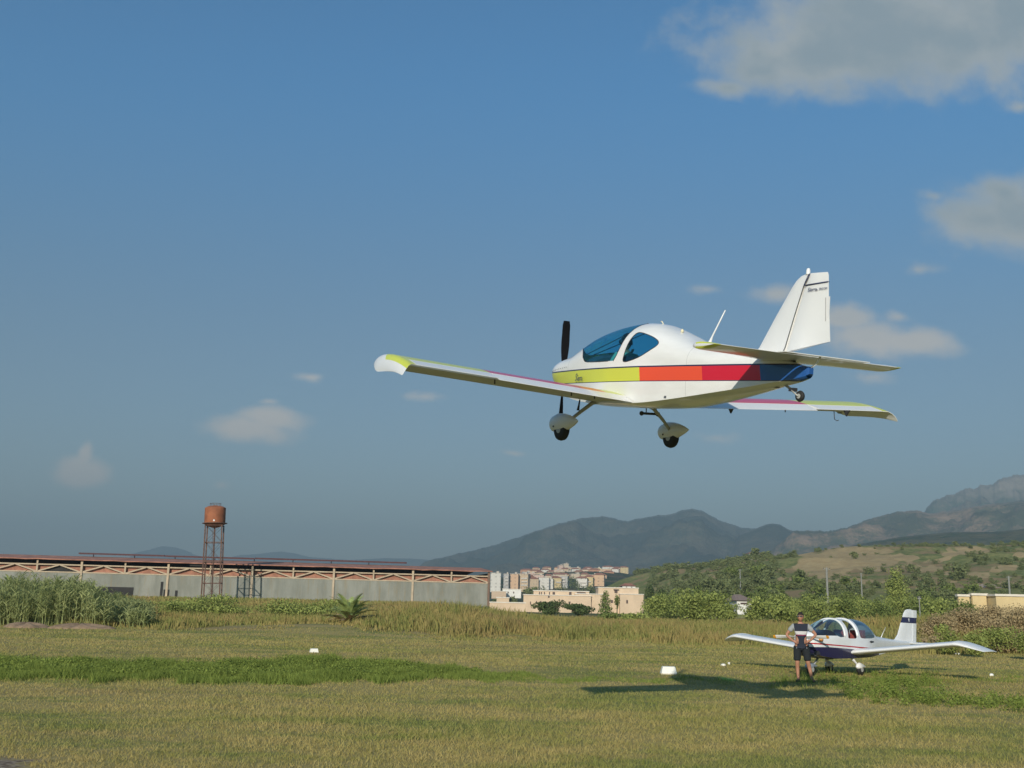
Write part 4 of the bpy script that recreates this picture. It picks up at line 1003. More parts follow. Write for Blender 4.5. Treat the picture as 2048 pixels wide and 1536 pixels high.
for q, (px, py, w, l) in enumerate([(1447, 1332, .16, 'white scrap on the grass left of the parked aeroplane'), (1458, 1329, .09, 'tiny white scrap behind a larger one, left of the parked aeroplane'), (1914, 1309, .26, 'flat white marker under the right wing tip of the parked aeroplane'), (1983, 1352, .12, 'white scrap near the right edge of the field')]):
    p = gp(px, py); o = MB().loft([[(math.cos(a) * w * k * .5 * (1 + .2 * math.sin(3 * a + q)), math.sin(a) * w * k * .4, z) for a in np.linspace(0, 2 * PI, 9, endpoint=False)] for k, z in ((1, -.01), (1.02, .04), (.8, .06), (.35, .075))]).build('white_marker' if q == 2 else 'white_litter', mk, smooth=True)
    o.location = p; tag(o, l, 'marker' if q == 2 else 'litter')
print('parked plane, man done')
# ------------------------------------------------------------------ vegetation
rng = np.random.default_rng(7)
def leaf_mat(name, dk, lt, tr=.25, sc_=.7):
    mt, t = new_mat(name); o = t.obj(); r = t.attr('rnd'); n = t.noise(o, sc_, 4.0, .65)
    k = t.m('ADD', t.m('MULTIPLY', r, .45), t.m('MULTIPLY', t.ss(n, .3, .7), .55))
    return finish(mt, t, t.mix(k, dk, lt), .75, spec=.2, transl=tr)
lm_bright = leaf_mat('bright_leaves', (.15, .19, .045), (.42, .46, .13))
lm_mid = leaf_mat('mid_leaves', (.09, .13, .035), (.25, .29, .08))
lm_dark = leaf_mat('dark_leaves', (.05, .08, .03), (.14, .18, .06))
lm_far = leaf_mat('far_leaves', (.10, .13, .055), (.26, .28, .11), sc_=.2)
lm_reed = leaf_mat('reed_leaves', (.17, .21, .07), (.46, .48, .20), .3, .35)
lm_dry = leaf_mat('dry_stems', (.30, .22, .11), (.58, .46, .25), .3, .3)
barkm = plain('bark', (.12, .09, .06), .9, .3, 8)
def leaves(blobs, n, size, rg, flat=.0):
    w = np.array([b[3] * b[4] * b[5] for b in blobs]) ** .7; w /= w.sum()
    k = rg.choice(len(blobs), n, p=w); B = np.array(blobs)[k]
    d = rg.normal(size=(n, 3)); d /= np.linalg.norm(d, axis=1)[:, None]
    rad = rg.uniform(0, 1, n) ** .38
    P = B[:, :3] + d * rad[:, None] * B[:, 3:6]
    nr = d + rg.normal(size=(n, 3)) * .6; nr /= np.linalg.norm(nr, axis=1)[:, None]
    a = np.cross(nr, rg.normal(size=(n, 3))); a /= np.linalg.norm(a, axis=1)[:, None]; b = np.cross(nr, a)
    s = size * rg.uniform(.5, 1.3, n)[:, None]
    V = np.stack([P - a * s * .5, P + b * s * .32, P + a * s * .5, P - b * s * .32], 1).reshape(-1, 3)
    Fq = np.arange(4 * n).reshape(-1, 4); r = np.repeat(rg.uniform(0, 1, n), 4)
    return V, Fq, r
def blobset(rg, w, d, h, n=9, low=.12):
    B = []
    for _ in range(n):
        a = rg.uniform(0, 2 * PI); q = rg.uniform(0, .72); z = rg.uniform(.28, .78)
        s = rg.uniform(.22, .42) * (1.15 - .5 * abs(z - .45))
        B.append((math.cos(a) * q * w / 2, math.sin(a) * q * d / 2, z * h, s * w * .75, s * d * .75, s * h * .62))
    B.append((0, 0, h * .42, w * .32, d * .32, h * .40))
    return B
def shrub(name, label, cat, loc, w, h, mat, n=700, size=.2, group=None, seed=0, d=None, trunk=0.0, tr=.12, nb=9, conic=False):
    rg = np.random.default_rng(seed); d = d or w * .8
    if conic:
        B = [(rg.uniform(-.05, .05) * w, 0, h * q, w * .5 * (1 - q) ** .7 + .1 * w, d * .5 * (1 - q) ** .7 + .1 * w, h * .13) for q in np.linspace(.12, .93, 9)]
    else:
        B = blobset(rg, w, d, h - trunk, nb)
        B = [(b[0], b[1], b[2] + trunk, *b[3:]) for b in B]
    V, Fq, r = leaves(B, n, size, rg); V[:, 2] = np.maximum(V[:, 2], -.05)
    if trunk > 0 or conic:
        e = empty(name, loc); tag(e, label, cat, group)
        npmesh('crown', V, Fq, mat, parent=e, attrs={'rnd': r})
        m = MB(); top = h * (.8 if conic else .6)
        m.tube([(0, 0, -.2), (.02 * w, 0, top * .5), (0, 0, top)], [tr, tr * .7, tr * .3], 7)
        if not conic:
            for _ in range(5):
                a = rg.uniform(0, 2 * PI); z0 = rg.uniform(trunk * .7, top * .8)
                m.tube([(0, 0, z0), (math.cos(a) * w * .15, math.sin(a) * w * .15, z0 + h * .12), (math.cos(a) * w * .3, math.sin(a) * w * .3, z0 + h * .3)], [tr * .5, tr * .3, tr * .12], 5)
        m.build('trunk', barkm, e, smooth=True)
        return e
    o = npmesh(name, V, Fq, mat, attrs={'rnd': r}); o.location = loc
    return tag(o, label, cat, group)

# --- mown field: blades
def blades(X, Y, hgt, wid, lean, rg, z0=None):
    n = len(X); a = rg.uniform(0, PI, n); dx_, dy_ = np.cos(a) * wid / 2, np.sin(a) * wid / 2
    z = gz(X, Y) if z0 is None else z0
    lx = rg.normal(size=n) * lean * hgt; ly = rg.normal(size=n) * lean * hgt
    V = np.stack([np.stack([X - dx_, Y - dy_, z - .01], -1), np.stack([X + dx_, Y + dy_, z - .01], -1), np.stack([X + lx, Y + ly, z + hgt], -1)], 1)
    return V.reshape(-1, 3)
def wedge(n, y0, y1, rg, pw=1.0, margin=1.12):
    # even over the ground between two distances, thinning with distance
    y = y0 * (y1 / y0) ** rg.uniform(0, 1, n) ** pw
    x = rg.uniform(-.482, .482, n) * margin * y
    return x, y
rg = np.random.default_rng(1)
x, y = wedge(440000, 9.6, 64, rg, 1.0, 1.42)
cl = .5 + .5 * np.sin(x * 2.1 + 2 * np.sin(y * 1.3)) * np.sin(y * 1.7 + 1.5 * np.sin(x * .9))
h = (.022 + .045 * rg.uniform(0, 1, len(x)) ** 2 * (.5 + cl)) * (1 + .5 * S(y, 20, 60)) * np.clip(1 + hsh(x * 1.3, y * 1.9) * .5, .5, 1.7)
bk = np.hypot(x + 5.9, y - 11.4) + .35 * np.sin(x * 5) * np.sin(y * 6) > 1.15; x, y, h = x[bk], y[bk], h[bk]
V = blades(x, y, h, .005 + .00055 * y, .75, rg)
g1 = npmesh('field_grass', V, np.arange(len(V)).reshape(-1, 3), bl_mat, attrs={'rnd': np.repeat(rg.uniform(0, 1, len(x)), 3)})
tag(g1, 'short dry and green grass covering the airfield', 'grass', kind='stuff')
# --- tall dry grass band at the field edge
mt, t = new_mat('tall_grass'); o = t.obj(); x_, y_, z_ = t.sep(o); r = t.attr('rnd')
n1_ = t.noise(t.v('MULTIPLY', o, (1, .5, 0)), .16, 4.0, .6); n2_ = t.noise(t.v('MULTIPLY', o, (1, 1, 0)), .7, 3.0, .6)
k = t.m('ADD', t.m('MULTIPLY', n1_, .7), t.m('MULTIPLY', n2_, .3))
c = t.mix(t.ss(k, .42, .58), (.38, .29, .105), (.27, .27, .08))
c = t.mix(t.m('MULTIPLY', t.ss(t.noise(t.v('ADD', o, (50, 0, 0)), .13, 3.0), .52, .68), .6), c, (.36, .23, .12))
c = t.mix(t.m('MULTIPLY', r, .5), c, t.mix(t.ss(n2_, .4, .6), (.50, .38, .16), (.22, .26, .075)))
finish(mt, t, c, .85, spec=.1, transl=.3); tall_m = mt
def tall(n, fx, hfun, wid, rg, bend=.25):
    x, y = fx(n); h = hfun(x, y) * rg.uniform(.55, 1.1, n); keep = h > .08; x, y, h = x[keep], y[keep], h[keep]; n = len(x)
    a = rg.uniform(0, PI, n); w = wid * rg.uniform(.6, 1.4, n) * (y / 60)
    dx_, dy_ = np.cos(a) * w / 2, np.sin(a) * w / 2; z = gz(x, y); bx, by = rg.normal(size=n) * bend * h, rg.normal(size=n) * bend * h
    V = np.stack([np.stack([x - dx_, y - dy_, z - .02], -1), np.stack([x + dx_, y + dy_, z - .02], -1),
                  np.stack([x + dx_ * .8 + bx * .35, y + dy_ * .8 + by * .35, z + h * .6], -1), np.stack([x + bx, y + by, z + h], -1),
                  np.stack([x - dx_ * .8 + bx * .35, y - dy_ * .8 + by * .35, z + h * .6], -1)], 1)
    return V.reshape(-1, 3), np.arange(5 * n).reshape(-1, 5), np.repeat(rg.uniform(0, 1, n), 5)
def fx(n): 
    y = 50 * (150 / 50) ** rg.uniform(0, 1, n); return rg.uniform(-.64, .64, n) * y, y
def hf(x, y):
    u = x / y
    edge = 64 + 3 * np.sin(x * .35) + 2 * np.sin(x * 1.1 + 1) - 6.5 * S(u, -.04, .1) - 11 * S(u, .25, .40)
    h = 1.05 * S(y, edge, edge + 5) * (1 + .3 * hsh(x * 1.7, y * 1.2)) 
    h = h * (1 - .45 * (1 - S(u, -.15, -.02))) * (1 - .3 * S(u, -.02, .06)) * (1 - .25 * S(y, 90, 150))
    return h + .18 * S(y, edge - 7, edge) * (1 - S(y, edge, edge + 1)) * (.5 + hsh(x * 2, y * 3))
V, Fq, r = tall(172000, fx, hf, .055, rg)
tag(npmesh('tall_dry_grass', V, Fq, tall_m, attrs={'rnd': r}), 'tall dry golden and olive grass along the far edge of the field', 'grass', kind='stuff')
# --- green weed strips
wm = leaf_mat('weed_leaves', (.12, .165, .03), (.30, .36, .075), .3, 1.5)
def inband(px, py):
    top = np.interp(px, [-200, 0, 150, 300, 450, 540, 600, 680, 760, 850, 950, 1060, 1100], [1312, 1317, 1322, 1325, 1329, 1321, 1313, 1318, 1325, 1329, 1337, 1347, 1354])
    bot = np.interp(px, [-200, 0, 300, 500, 700, 850, 950, 1060, 1100], [1349, 1351, 1355, 1361, 1359, 1354, 1354, 1358, 1357])
    return (py > top) & (py < bot)
x, y = wedge(700000, 20, 42, rg, 1, 1.2)
pxx, pyy = proj(np.stack([x, y, gz(x, y) + .06], -1)); jit = 3.0 * np.sin(x * 3.1) + 2 * np.sin(x * 7.3 + y) + rg.normal(size=len(x)) * 2.2
ok = inband(pxx, pyy + jit); x, y = x[ok], y[ok]
h = rg.uniform(.07, .20, len(x)) * (1 + .5 * np.sin(x * 2.7) * np.sin(y * 2.2)) * np.clip(np.interp(pxx[ok], [850, 1060], [1, .35]), .3, 1)
V = blades(x, y, h, .02, .5, rg)
B = []
for _ in range(520):
    px = rg.uniform(-60, 960); t0 = np.interp(px, [0, 150, 300, 450, 540, 600, 680, 760, 850, 960], [1324, 1328, 1330, 1334, 1328, 1321, 1325, 1331, 1336, 1343]); b0 = np.interp(px, [0, 500, 700, 850, 960], [1350, 1361, 1359, 1354, 1352])
    p = gp(px, rg.uniform(t0, b0)); s = rg.uniform(.08, .17) * (1 if px < 850 else .6); B.append((p.x, p.y, p.z + s * .6, s * 2, s * 1.4, s))
V2, F2, r2 = leaves(B, 52000, .055, rg)
tag(npmesh('leafy_weed_strip', V2, F2, wm, attrs={'rnd': r2}), 'broad leafy weeds mixed into the bright green strip', 'weeds', kind='stuff')
tag(npmesh('green_weed_strip', V, np.arange(len(V)).reshape(-1, 3), wm, attrs={'rnd': np.repeat(rg.uniform(0, 1, len(x)), 3)}), 'bright green strip of low weeds across the left half of the field', 'weeds', kind='stuff')
# right-hand weeds in front of the parked plane: leafy clumps in two bands
B = []
for _ in range(75):
    px = rg.uniform(1640, 1875); py = rg.uniform(1355, 1384) + 4 * math.sin(px * .06)
    p = gp(px, py); s = rg.uniform(.04, .11) * (1.7 if px > 1770 and px < 1870 else 1); B.append((p.x, p.y, p.z + s * .7, s * 1.1, s, s * 1.3))
for _ in range(150):
    px = rg.uniform(1690, 2120); py = np.interp(px, [1690, 1850, 2048, 2150], [1388, 1402, 1412, 1415]) + rg.normal() * 7
    p = gp(px, py); s = rg.uniform(.05, .15); B.append((p.x, p.y, p.z + s * .7, s * 1.5, s, s * 1.3))
V, Fq, r = leaves(B, 17000, .045, rg)
tag(npmesh('leafy_weeds', V, Fq, wm, attrs={'rnd': r}), 'loose green weeds in front of and right of the parked aeroplane', 'weeds', kind='stuff')
V = []; 
for _ in range(260):
    px = rg.choice([rg.uniform(1540, 1620), rg.uniform(1600, 1900), rg.uniform(1730, 1880)]); py = rg.uniform(1345, 1378); p = gp(px, py); V.append((p.x, p.y))
V = np.array(V); h = rg.uniform(.08, .34, len(V)); V_ = np.repeat(V, 6, 0) + rg.normal(size=(len(V) * 6, 2)) * .05
vv = blades(V_[:, 0], V_[:, 1], np.repeat(h, 6) * rg.uniform(.4, 1, len(V_)), .016, .4, rg)
tag(npmesh('weed_stalks', vv, np.arange(len(vv)).reshape(-1, 3), wm, attrs={'rnd': np.repeat(rg.uniform(0, 1, len(V_)), 3)}), 'thin green weed stalks rising around the man and the parked aeroplane', 'weeds', kind='stuff')
# --- reeds at the left
n = 5200
y = rg.uniform(64, 92, n); x = rg.uniform(-.56, -.325, n) * y
dn = np.sin(x * .9) + .7 * np.sin(x * 2.3 + 1) + .5 * np.sin(y * .7)
keep = dn > -.9; x, y, dn = x[keep], y[keep], dn[keep]; n = len(x)
H = (1.8 + .4 * dn + rg.uniform(-.45, .45, n)) * (1 - .42 * S(-x / y, .385, .36)) * (1 - .3 * S(-x / y, .35, .325)); z = gz(x, y)
VV = []; RR = []
def ribbon(x0, y0, z0, x1, y1, z1, w0, w1):
    a = rg.uniform(0, PI, len(x0)); c, s = np.cos(a), np.sin(a)
    VV.append(np.stack([np.stack([x0 - c * w0, y0 - s * w0, z0], -1), np.stack([x0 + c * w0, y0 + s * w0, z0], -1), np.stack([x1 + c * w1, y1 + s * w1, z1], -1), np.stack([x1 - c * w1, y1 - s * w1, z1], -1)], 1).reshape(-1, 3)); RR.append(np.repeat(rg.uniform(0, 1, len(x0)), 4))
tx, ty = x + rg.normal(size=n) * .15, y + rg.normal(size=n) * .15
ribbon(x, y, z - .05, tx, ty, z + H, .022, .01)
for k in range(13):
    q = rg.uniform(.2, 1, n); bx, by, bz = x + (tx - x) * q, y + (ty - y) * q, z + H * q
    a = rg.uniform(0, 2 * PI, n); L = rg.uniform(.3, .6, n); mx2, my2, mz2 = bx + np.cos(a) * L * .5, by + np.sin(a) * L * .5, bz + L * .45
    ribbon(bx, by, bz, mx2, my2, mz2, .03, .026); ribbon(mx2, my2, mz2, mx2 + np.cos(a) * L * .5, my2 + np.sin(a) * L * .5, mz2 - rg.uniform(-.1, .25, n), .026, .005)
V = np.concatenate(VV); tag(npmesh('reed_bed', V, np.arange(len(V)).reshape(-1, 4), lm_reed, attrs={'rnd': np.concatenate(RR)}), 'tall green reeds in front of the long shed at the left', 'reeds', kind='stuff')
# dry earth mounds at the reed foot
em = plain('red_earth', (.25, .17, .105), .95, .25, 2.5, bump=.5)
for q, (px, w, l) in enumerate([(50, 1.3, 'left'), (160, 1.9, 'right')]):
    r_ = ray(px, 1262); Yq = 62.5; rg2 = np.random.default_rng(q)
    m = MB(); R_ = []
    for k, zq in ((1, -.1), (.95, .06), (.75, .2), (.4, .3), (.1, .33)):
        R_.append([(math.cos(a) * w * k * (1 + .15 * math.sin(3 * a + q * 2)), math.sin(a) * .9 * k, zq * .75 * (1 + .3 * math.sin(5 * a + q))) for a in np.linspace(0, 2 * PI, 26, endpoint=False)])
    o = m.loft(R_).build('earth_mound', em, smooth=True); o.location = (r_[0] * Yq, Yq, float(gz(r_[0] * Yq, Yq))); tag(o, f'low mound of bare reddish earth below the reeds, the {l} one', 'earth mound', 'earth mounds below the reeds')
# --- shrubs and trees: (px centre, py top, width px, distance)
def place(px, pytop, wpx, Y, kind, label, cat, name, n=700, size=.2, zb=None, **k):
    r = ray(px, pytop); x = r[0] * Y; g = float(gz(x, Y)) if zb is None else zb
    return shrub(name, label, cat, (x, Y, g - .05), wpx / F * Y, r[2] * Y + CH - g + .05, kind, n, size, seed=int(px * 7 + pytop), **k)
place(430, 1182, 210, 84, lm_bright, 'wide green creeper-covered bush mound under the water tower', 'bush', 'bush_mound', 5200, .16, nb=14)
place(575, 1190, 170, 86, lm_bright, 'low green bush between the tower mound and the palm', 'bush', 'bush', 3200, .16)
place(655, 1194, 130, 88, lm_bright, 'low green bush just behind the palm on its left', 'bush', 'bush', 2400, .16)
place(790, 1207, 120, 92, lm_mid, 'small green bush under the shed wall right of the palm', 'bush', 'bush', 1800, .16)
place(342, 1197, 70, 80, lm_bright, 'green bush at the right end of the reeds', 'bush', 'bush', 1200, .15)
place(118, 1174, 26, 100, lm_dark, 'dark little tree top showing over the reeds', 'tree', 'small_tree', 300, .2, trunk=1.5)
for q, (px, py, w, Y, l) in enumerate([(1895, 1246, 62, 50, 'directly behind the wing tip'), (1948, 1262, 50, 48, 'low one in the middle'), (1985, 1244, 90, 52, 'wide one in the middle'), (2062, 1256, 70, 46, 'at the right edge of the picture')]):
    place(px, py, w, Y, lm_bright, 'dark green bush in the brown dry scrub, ' + l, 'bush', 'bush', 2200, .10, group='green bushes in the dry scrub')
for q, (px, py, w) in enumerate([(1868, 1214, 80), (1920, 1208, 90), (1975, 1202, 110), (2040, 1206, 110), (1900, 1236, 90), (2010, 1228, 110), (2090, 1215, 120), (1960, 1232, 100), (1868, 1262, 70), (1935, 1272, 80), (2020, 1268, 90), (2085, 1262, 90)]):
    place(px, py, w, (57 + (q % 3) * 3) if q < 8 else 53, lm_dry, f'brown dry scrub thicket at the right, {ordn(q)} of them', 'dry bush', 'dry_bush', 3200, .11, group='brown dry thickets behind the parked aeroplane')
# bright green belt behind the golden grass
belt = [(1225, 1224, 50, 115), (1262, 1221, 60, 120)]
rgb = np.random.default_rng(41)
for q in range(34):
    px = 1296 + q * 19.5 + rgb.uniform(-5, 5)
    if 1468 < px < 1508: continue
    tp = np.interp(px, [1290, 1330, 1400, 1470, 1530, 1640, 1760, 1860, 1910, 1960]) if False else np.interp(px, [1290, 1330, 1400, 1470, 1530, 1640, 1760, 1860, 1910, 1960], [1190, 1178, 1176, 1192, 1180, 1186, 1184, 1183, 1194, 1200])
    belt.append((px, tp + rgb.uniform(-7, 8), rgb.uniform(52, 80), rgb.uniform(105, 140)))
for q, (px, py, w, Y) in enumerate(sorted(belt)):
    place(px, py, w, Y, lm_bright if q % 4 else lm_mid, f'bright green leafy shrub behind the tall grass, {ordn(q)} from the left', 'shrub', 'leafy_shrub', 1500, .25, group='green shrubs behind the tall grass', d=4)
rg3 = np.random.default_rng(99)
belt2 = [(1320, 1180, 40, 190), (1400, 1172, 60, 220), (1455, 1176, 50, 200), (1520, 1170, 60, 230), (1560, 1176, 60, 180), (1625, 1182, 60, 190), (1690, 1176, 50, 210), (1845, 1176, 60, 200), (1720, 1184, 50, 170)]
for q, (px, py, w, Y) in enumerate(belt2):
    place(px, py, w, Y, lm_mid, f'darker green tree standing behind the bright shrubs, {ordn(q)} from the left', 'tree', 'broadleaf_tree', 900, .42, group='darker trees behind the shrubs', trunk=1.2)
place(1792, 1126, 60, 185, lm_bright, 'tall rounded bright green tree standing above the shrubs on the right', 'tree', 'broadleaf_tree', 2600, .36, trunk=1.6, tr=.25, nb=13)
place(1297, 1160, 24, 255, lm_dark, 'tall dark conifer beside the cream building', 'tree', 'conifer', 1100, .5, trunk=.5)
place(1318, 1168, 22, 250, lm_dark, 'dark conifer right of the tallest one', 'tree', 'conifer', 700, .5, trunk=.5)
place(1100, 1199, 66, 150, lm_dark, 'rounded dark green tree in front of the cream building, left one', 'tree', 'round_tree', 2200, .32, trunk=.4)
place(1160, 1205, 58, 150, lm_dark, 'rounded dark green tree in front of the cream building, middle one', 'tree', 'round_tree', 1700, .32, trunk=.4)
place(1211, 1182, 30, 200, lm_mid, 'conical green tree in front of the cream building', 'tree', 'conical_tree', 900, .36, conic=True)
place(1234, 1187, 13, 200, lm_mid, 'thin leafy tree beside the conical one', 'tree', 'thin_tree', 260, .34, trunk=1.0)
for q, (px, py, w, Y) in enumerate([(1008, 1190, 26, 420), (1027, 1191, 24, 430), (992, 1196, 20, 400), (1058, 1172, 26, 520), (1085, 1166, 34, 800), (1070, 1172, 24, 560), (1142, 1150, 34, 900), (1120, 1165, 40, 760), (1180, 1165, 30, 640), (1165, 1168, 30, 680), (1152, 1158, 26, 830)]):
    place(px, py, w, Y, lm_far, f'dark tree among the houses below the town, {ordn(q)} listed by size', 'tree', 'town_tree', 260, 1.1, group='trees below the town', zb=(1222 - min(1205, py + w * .8)) / F * Y + CH - 1)
# trees and scrub over the near hill: the largest as trees, the rest one mass
cnt = 0; rgt = np.random.default_rng(5); HV = []; HR = []
def goldat(px, py):
    j = np.argmin((pxs - px) ** 2 + (pys - py) ** 2 * 9); return gold[j]
trees = []
for _ in range(2500):
    px = rgt.uniform(1235, 2100); Y = 230 * (600 / 230) ** rgt.uniform(0, 1); z = surf_z(VA, px, Y)
    r = ray(px, 1150); x = r[0] * Y; a, b = proj(np.array([x, Y, z]))
    if goldat(a, b) > .06 and rgt.uniform() > .10: continue
    pd = .5 + .5 * math.sin(px * .021 + Y * .01) * math.sin(Y * .024 + px * .006)
    if a < 1560: pd = .8
    if a < 1300 and b > 1152: continue
    if 1490 < a < 1538 and b < 1116: continue
    if a > 1600 and b > 1130: pd = max(pd, .55)
    if rgt.uniform() > pd: continue
    s = rgt.uniform(.5, 1.25) * (1.35 if a < 1560 else 1.0) * (1.4 if rgt.uniform() < .15 else 1); trees.append((x, Y, z, s * rgt.uniform(.7, 1.1), a, b))
trees.sort(key=lambda q: -q[3] / q[1])
big = sorted(trees[:70], key=lambda q: q[4]); 
protos = []
for k in range(5):
    rgk = np.random.default_rng(60 + k); Vp, Fp, rp = leaves(blobset(rgk, 2.4, 2.4, 2.0, 7), 260, .36, rgk); Vp[:, 2] = np.maximum(Vp[:, 2], -.1); protos.append((Vp, Fp, rp))
wc_ = {}
for q, (x, Y, z, s, a, b) in enumerate(big):
    Vp, Fp, rp = protos[q % 5]; 
    if q < 5: pm = npmesh('hill_tree', Vp, Fp, [lm_far, lm_mid][q % 2], attrs={'rnd': rp}); protos[q % 5] = (Vp, Fp, rp); 
    else:
        pm = bpy.data.objects['hill_tree' if q % 5 == 0 else 'hill_tree.%03d' % (q % 5)].copy(); COL.objects.link(pm)
    pm.location = (x, Y, z - .3); pm.scale = (s * 1.25,) * 3; pm.rotation_euler = (0, 0, q * 1.7)
    where = ['far left foot', 'left slope', 'middle slope', 'right slope', 'far right side'][max(0, min(4, int((a - 1235) / 175)))]
    tag(pm, 'larger olive tree on the hill, %s, %s from the left there' % (where, ordn(wc_.setdefault(where, 0))), 'tree', 'larger trees scattered on the hill'); wc_[where] += 1
for (x, Y, z, s, a, b) in trees[70:]:
    Vp, Fp, rp = protos[int(x * 7) % 5]; HV.append(Vp * s + np.array([x, Y, z - .3])); HR.append(rp)
V = np.concatenate(HV); tag(npmesh('hill_scrub', V, np.arange(len(V)).reshape(-1, 4), lm_far, attrs={'rnd': np.concatenate(HR)}), 'dark scrub covering the near hill', 'scrub', kind='stuff')
# --- palms
def palm(name, label, loc, L, nf, trunk=0.0, seed=0, dry=0, wl=.035):
    e = empty(name, loc); tag(e, label, 'palm'); rg = np.random.default_rng(seed)
    MB().tube([(0, 0, -.2), (0, 0, trunk + .15), (0, 0, trunk + .3)], [.22, .2, .1], 9).build('trunk', barkm, e, smooth=True)
    for f in range(nf + dry):
        az = 2 * PI * f * .382 + rg.uniform(-.2, .2); el = rg.uniform(.35, 1.4) if f < nf else rg.uniform(.1, .35); LL = L * rg.uniform(.8, 1.05)
        pts = []; p = np.array([0, 0, trunk + .2]); 
        for k in range(9):
            pts.append(p.copy()); ang = el - (k / 8) ** 1.6 * (1.0 if f < nf else .5); p = p + LL / 8 * np.array([math.cos(az) * math.cos(ang), math.sin(az) * math.cos(ang), math.sin(ang)])
        m = MB(); m.tube(pts, [.025 * (1 - .1 * k) for k in range(9)], 4)
        sd_ = np.array([-math.sin(az), math.cos(az), 0])
        for k in range(1, 9):
            for h2 in (0, .33, .66):
                if k == 8 and h2: continue
                b = pts[k] if k == 8 else pts[k] * (1 - h2) + pts[min(8, k + 1)] * h2; d = (pts[k] - pts[k - 1]); d = d / np.linalg.norm(d); ll = LL * .2 * math.sin(PI * (k + h2) / 9.5 + .2)
                for sg in (1, -1):
                    tip = b + (sd_ * sg * .75 + d * .65 + np.array([0, 0, .12])) * ll
                    u_ = d * wl; m.add([b - u_, b + u_, tip], [(0, 1, 2)])
        o = m.build('frond', palm_m if f < nf else lm_dryp, e, fixn=False)
palm_m = plain('palm_green', (.27, .33, .10), .6, .25, 3); lm_dryp = plain('dry_frond', (.46, .33, .18), .8, .2, 3)
pp = gp(698, 1247, 71); palm('palm', 'low green palm at the field edge with dry brown fronds at its foot', (pp.x, 71, pp.z), 2.0, 46, .05, 4, 16, wl=.05)
r = ray(20, 1168); palm('palm', 'small palm crown rising above the reeds at the far left', (r[0] * 97, 97, float(gz(r[0] * 97, 97))), 1.3, 22, r[2] * 97 + CH - float(gz(r[0] * 97, 97)) - .5, 9)
print('vegetation done', len(trees))
# ------------------------------------------------------------------ the long shed
cream = plain('cream_concrete', (.48, .38, .26), .85, .12, 1.2); wallg = None
mt, t = new_mat('pale_sheet_wall'); o = t.obj(); x, y, z = t.sep(o)
a = t.noise(t.v('MULTIPLY', o, (1, 1, .25)), .5, 5.0, .65); b = t.noise(t.v('MULTIPLY', o, (1, 1, .08)), 2.5, 4.0, .6)
c = t.mix(t.ss(a, .3, .7), (.20, .205, .17), (.30, .30, .255)); c = t.mix(t.m('MULTIPLY', t.ss(b, .52, .72), .55), c, (.26, .21, .12)); 
c = t.mix(t.m('MULTIPLY', t.ss(t.m('SUBTRACT', .5, z), 0, .6), .3), c, (.2, .18, .14))
rib = t.m('ABSOLUTE', t.m('SUBTRACT', t.m('FRACT', t.m('MULTIPLY', x, 1 / 3.0)), .5))
c = t.mix(t.m('MULTIPLY', t.m('LESS_THAN', rib, .008), .5), c, (.2, .2, .18))
finish(mt, t, c, .8, spec=.2); wallg = mt
rust = plain('rusty_roof_sheet', (.36, .165, .11), .85, .3, .7, bump=.3)
rust2 = plain('dark_rust', (.09, .035, .035), .8, .25, 2)
brick = plain('red_brown_infill', (.36, .17, .11), .9, .2, 1.5)
darkin = plain('dark_interior', (.03, .028, .025), .9, .2, 1)
hx = at(978, 1200, 170); hdir = math.atan2(15, 70.4); HL = 96.0; zb = 2.4
org = Vector((hx.x - HL * math.cos(hdir), 170 - HL * math.sin(hdir), zb))
shed = empty('long_shed', org, hdir); tag(shed, 'long derelict shed with pale wall, cream trusses and rusty roof at the left', 'building')
MB().box((HL / 2, .15, 1.6), (HL, .25, 3.45)).build('wall', wallg, shed)
MB().box((HL - .12, 12, 2.4), (.24, 23.6, 5.0)).build('end_wall', wallg, shed)
MB().box((HL / 2, 24, 2.4), (HL, .25, 5.0)).build('back_wall', brick, shed)
openb = {4, 5, 6, 7}
for i in range(16):
    x0 = i * 6.0
    if i in (0, 2): continue
    w = 6.0
    if i in (3, 5): 
        MB().prism([(x0 + .3, 3.42), (x0 + 5.7, 3.42), (x0 + 5.7, 3.6), (x0 + 4, 4.15), (x0 + 3, 4.3), (x0 + 1.6, 4.0), (x0 + .3, 3.5)], .42, .46).build('dark_opening', darkin, shed)
    MB().box((x0 + 3, .5, 3.9), (5.96, .06, 1.05)).build('infill_panel', brick, shed)
for i in range(8):
    x0 = i * 12.0; m = MB()
    m.box((x0 + 6, .1, 3.42), (11.98, .26, .16)); m.box((x0 + 6, .1, 4.46), (11.98, .26, .18))
    for k in range(2):
        xa = x0 + k * 6
        m.bar((xa + .15, .06, 3.5), (xa + 2.9, .06, 4.4), .16, .18); m.bar((xa + 5.85, .064, 3.5), (xa + 3.1, .064, 4.4), .16, .18)
        m.box((xa + 6 - .0, .055, 3.94), (.22, .2, .88))
    m.build('truss', cream, shed)
    MB().box((x0 + .02, -.02, 2.5), (.30, .24, 5.1)).build('column', cream, shed)
MB().box((HL - .12, -.04, 2.5), (.3, .26, 5.2)).build('column', plain('rusty_post', (.2, .13, .09), .9), shed)
rgq = np.random.default_rng(12)
m = MB(); R_ = []
for q in range(65):
    x = q * HL / 64 + (.35 if q == 64 else 0); j = rgq.uniform(-.05, .05) if (q % 9 < 3 or q > 50) else 0
    R_.append([(x, -.55 + j, 5.12 + j), (x, -.55 + j, 5.26 + j), (x, 9.5, 6.1), (x, 24.6, 5.35), (x, 24.6, 5.2), (x, 9.5, 5.95)])
m.loft(R_).build('roof', rust, shed)
m = MB(); 
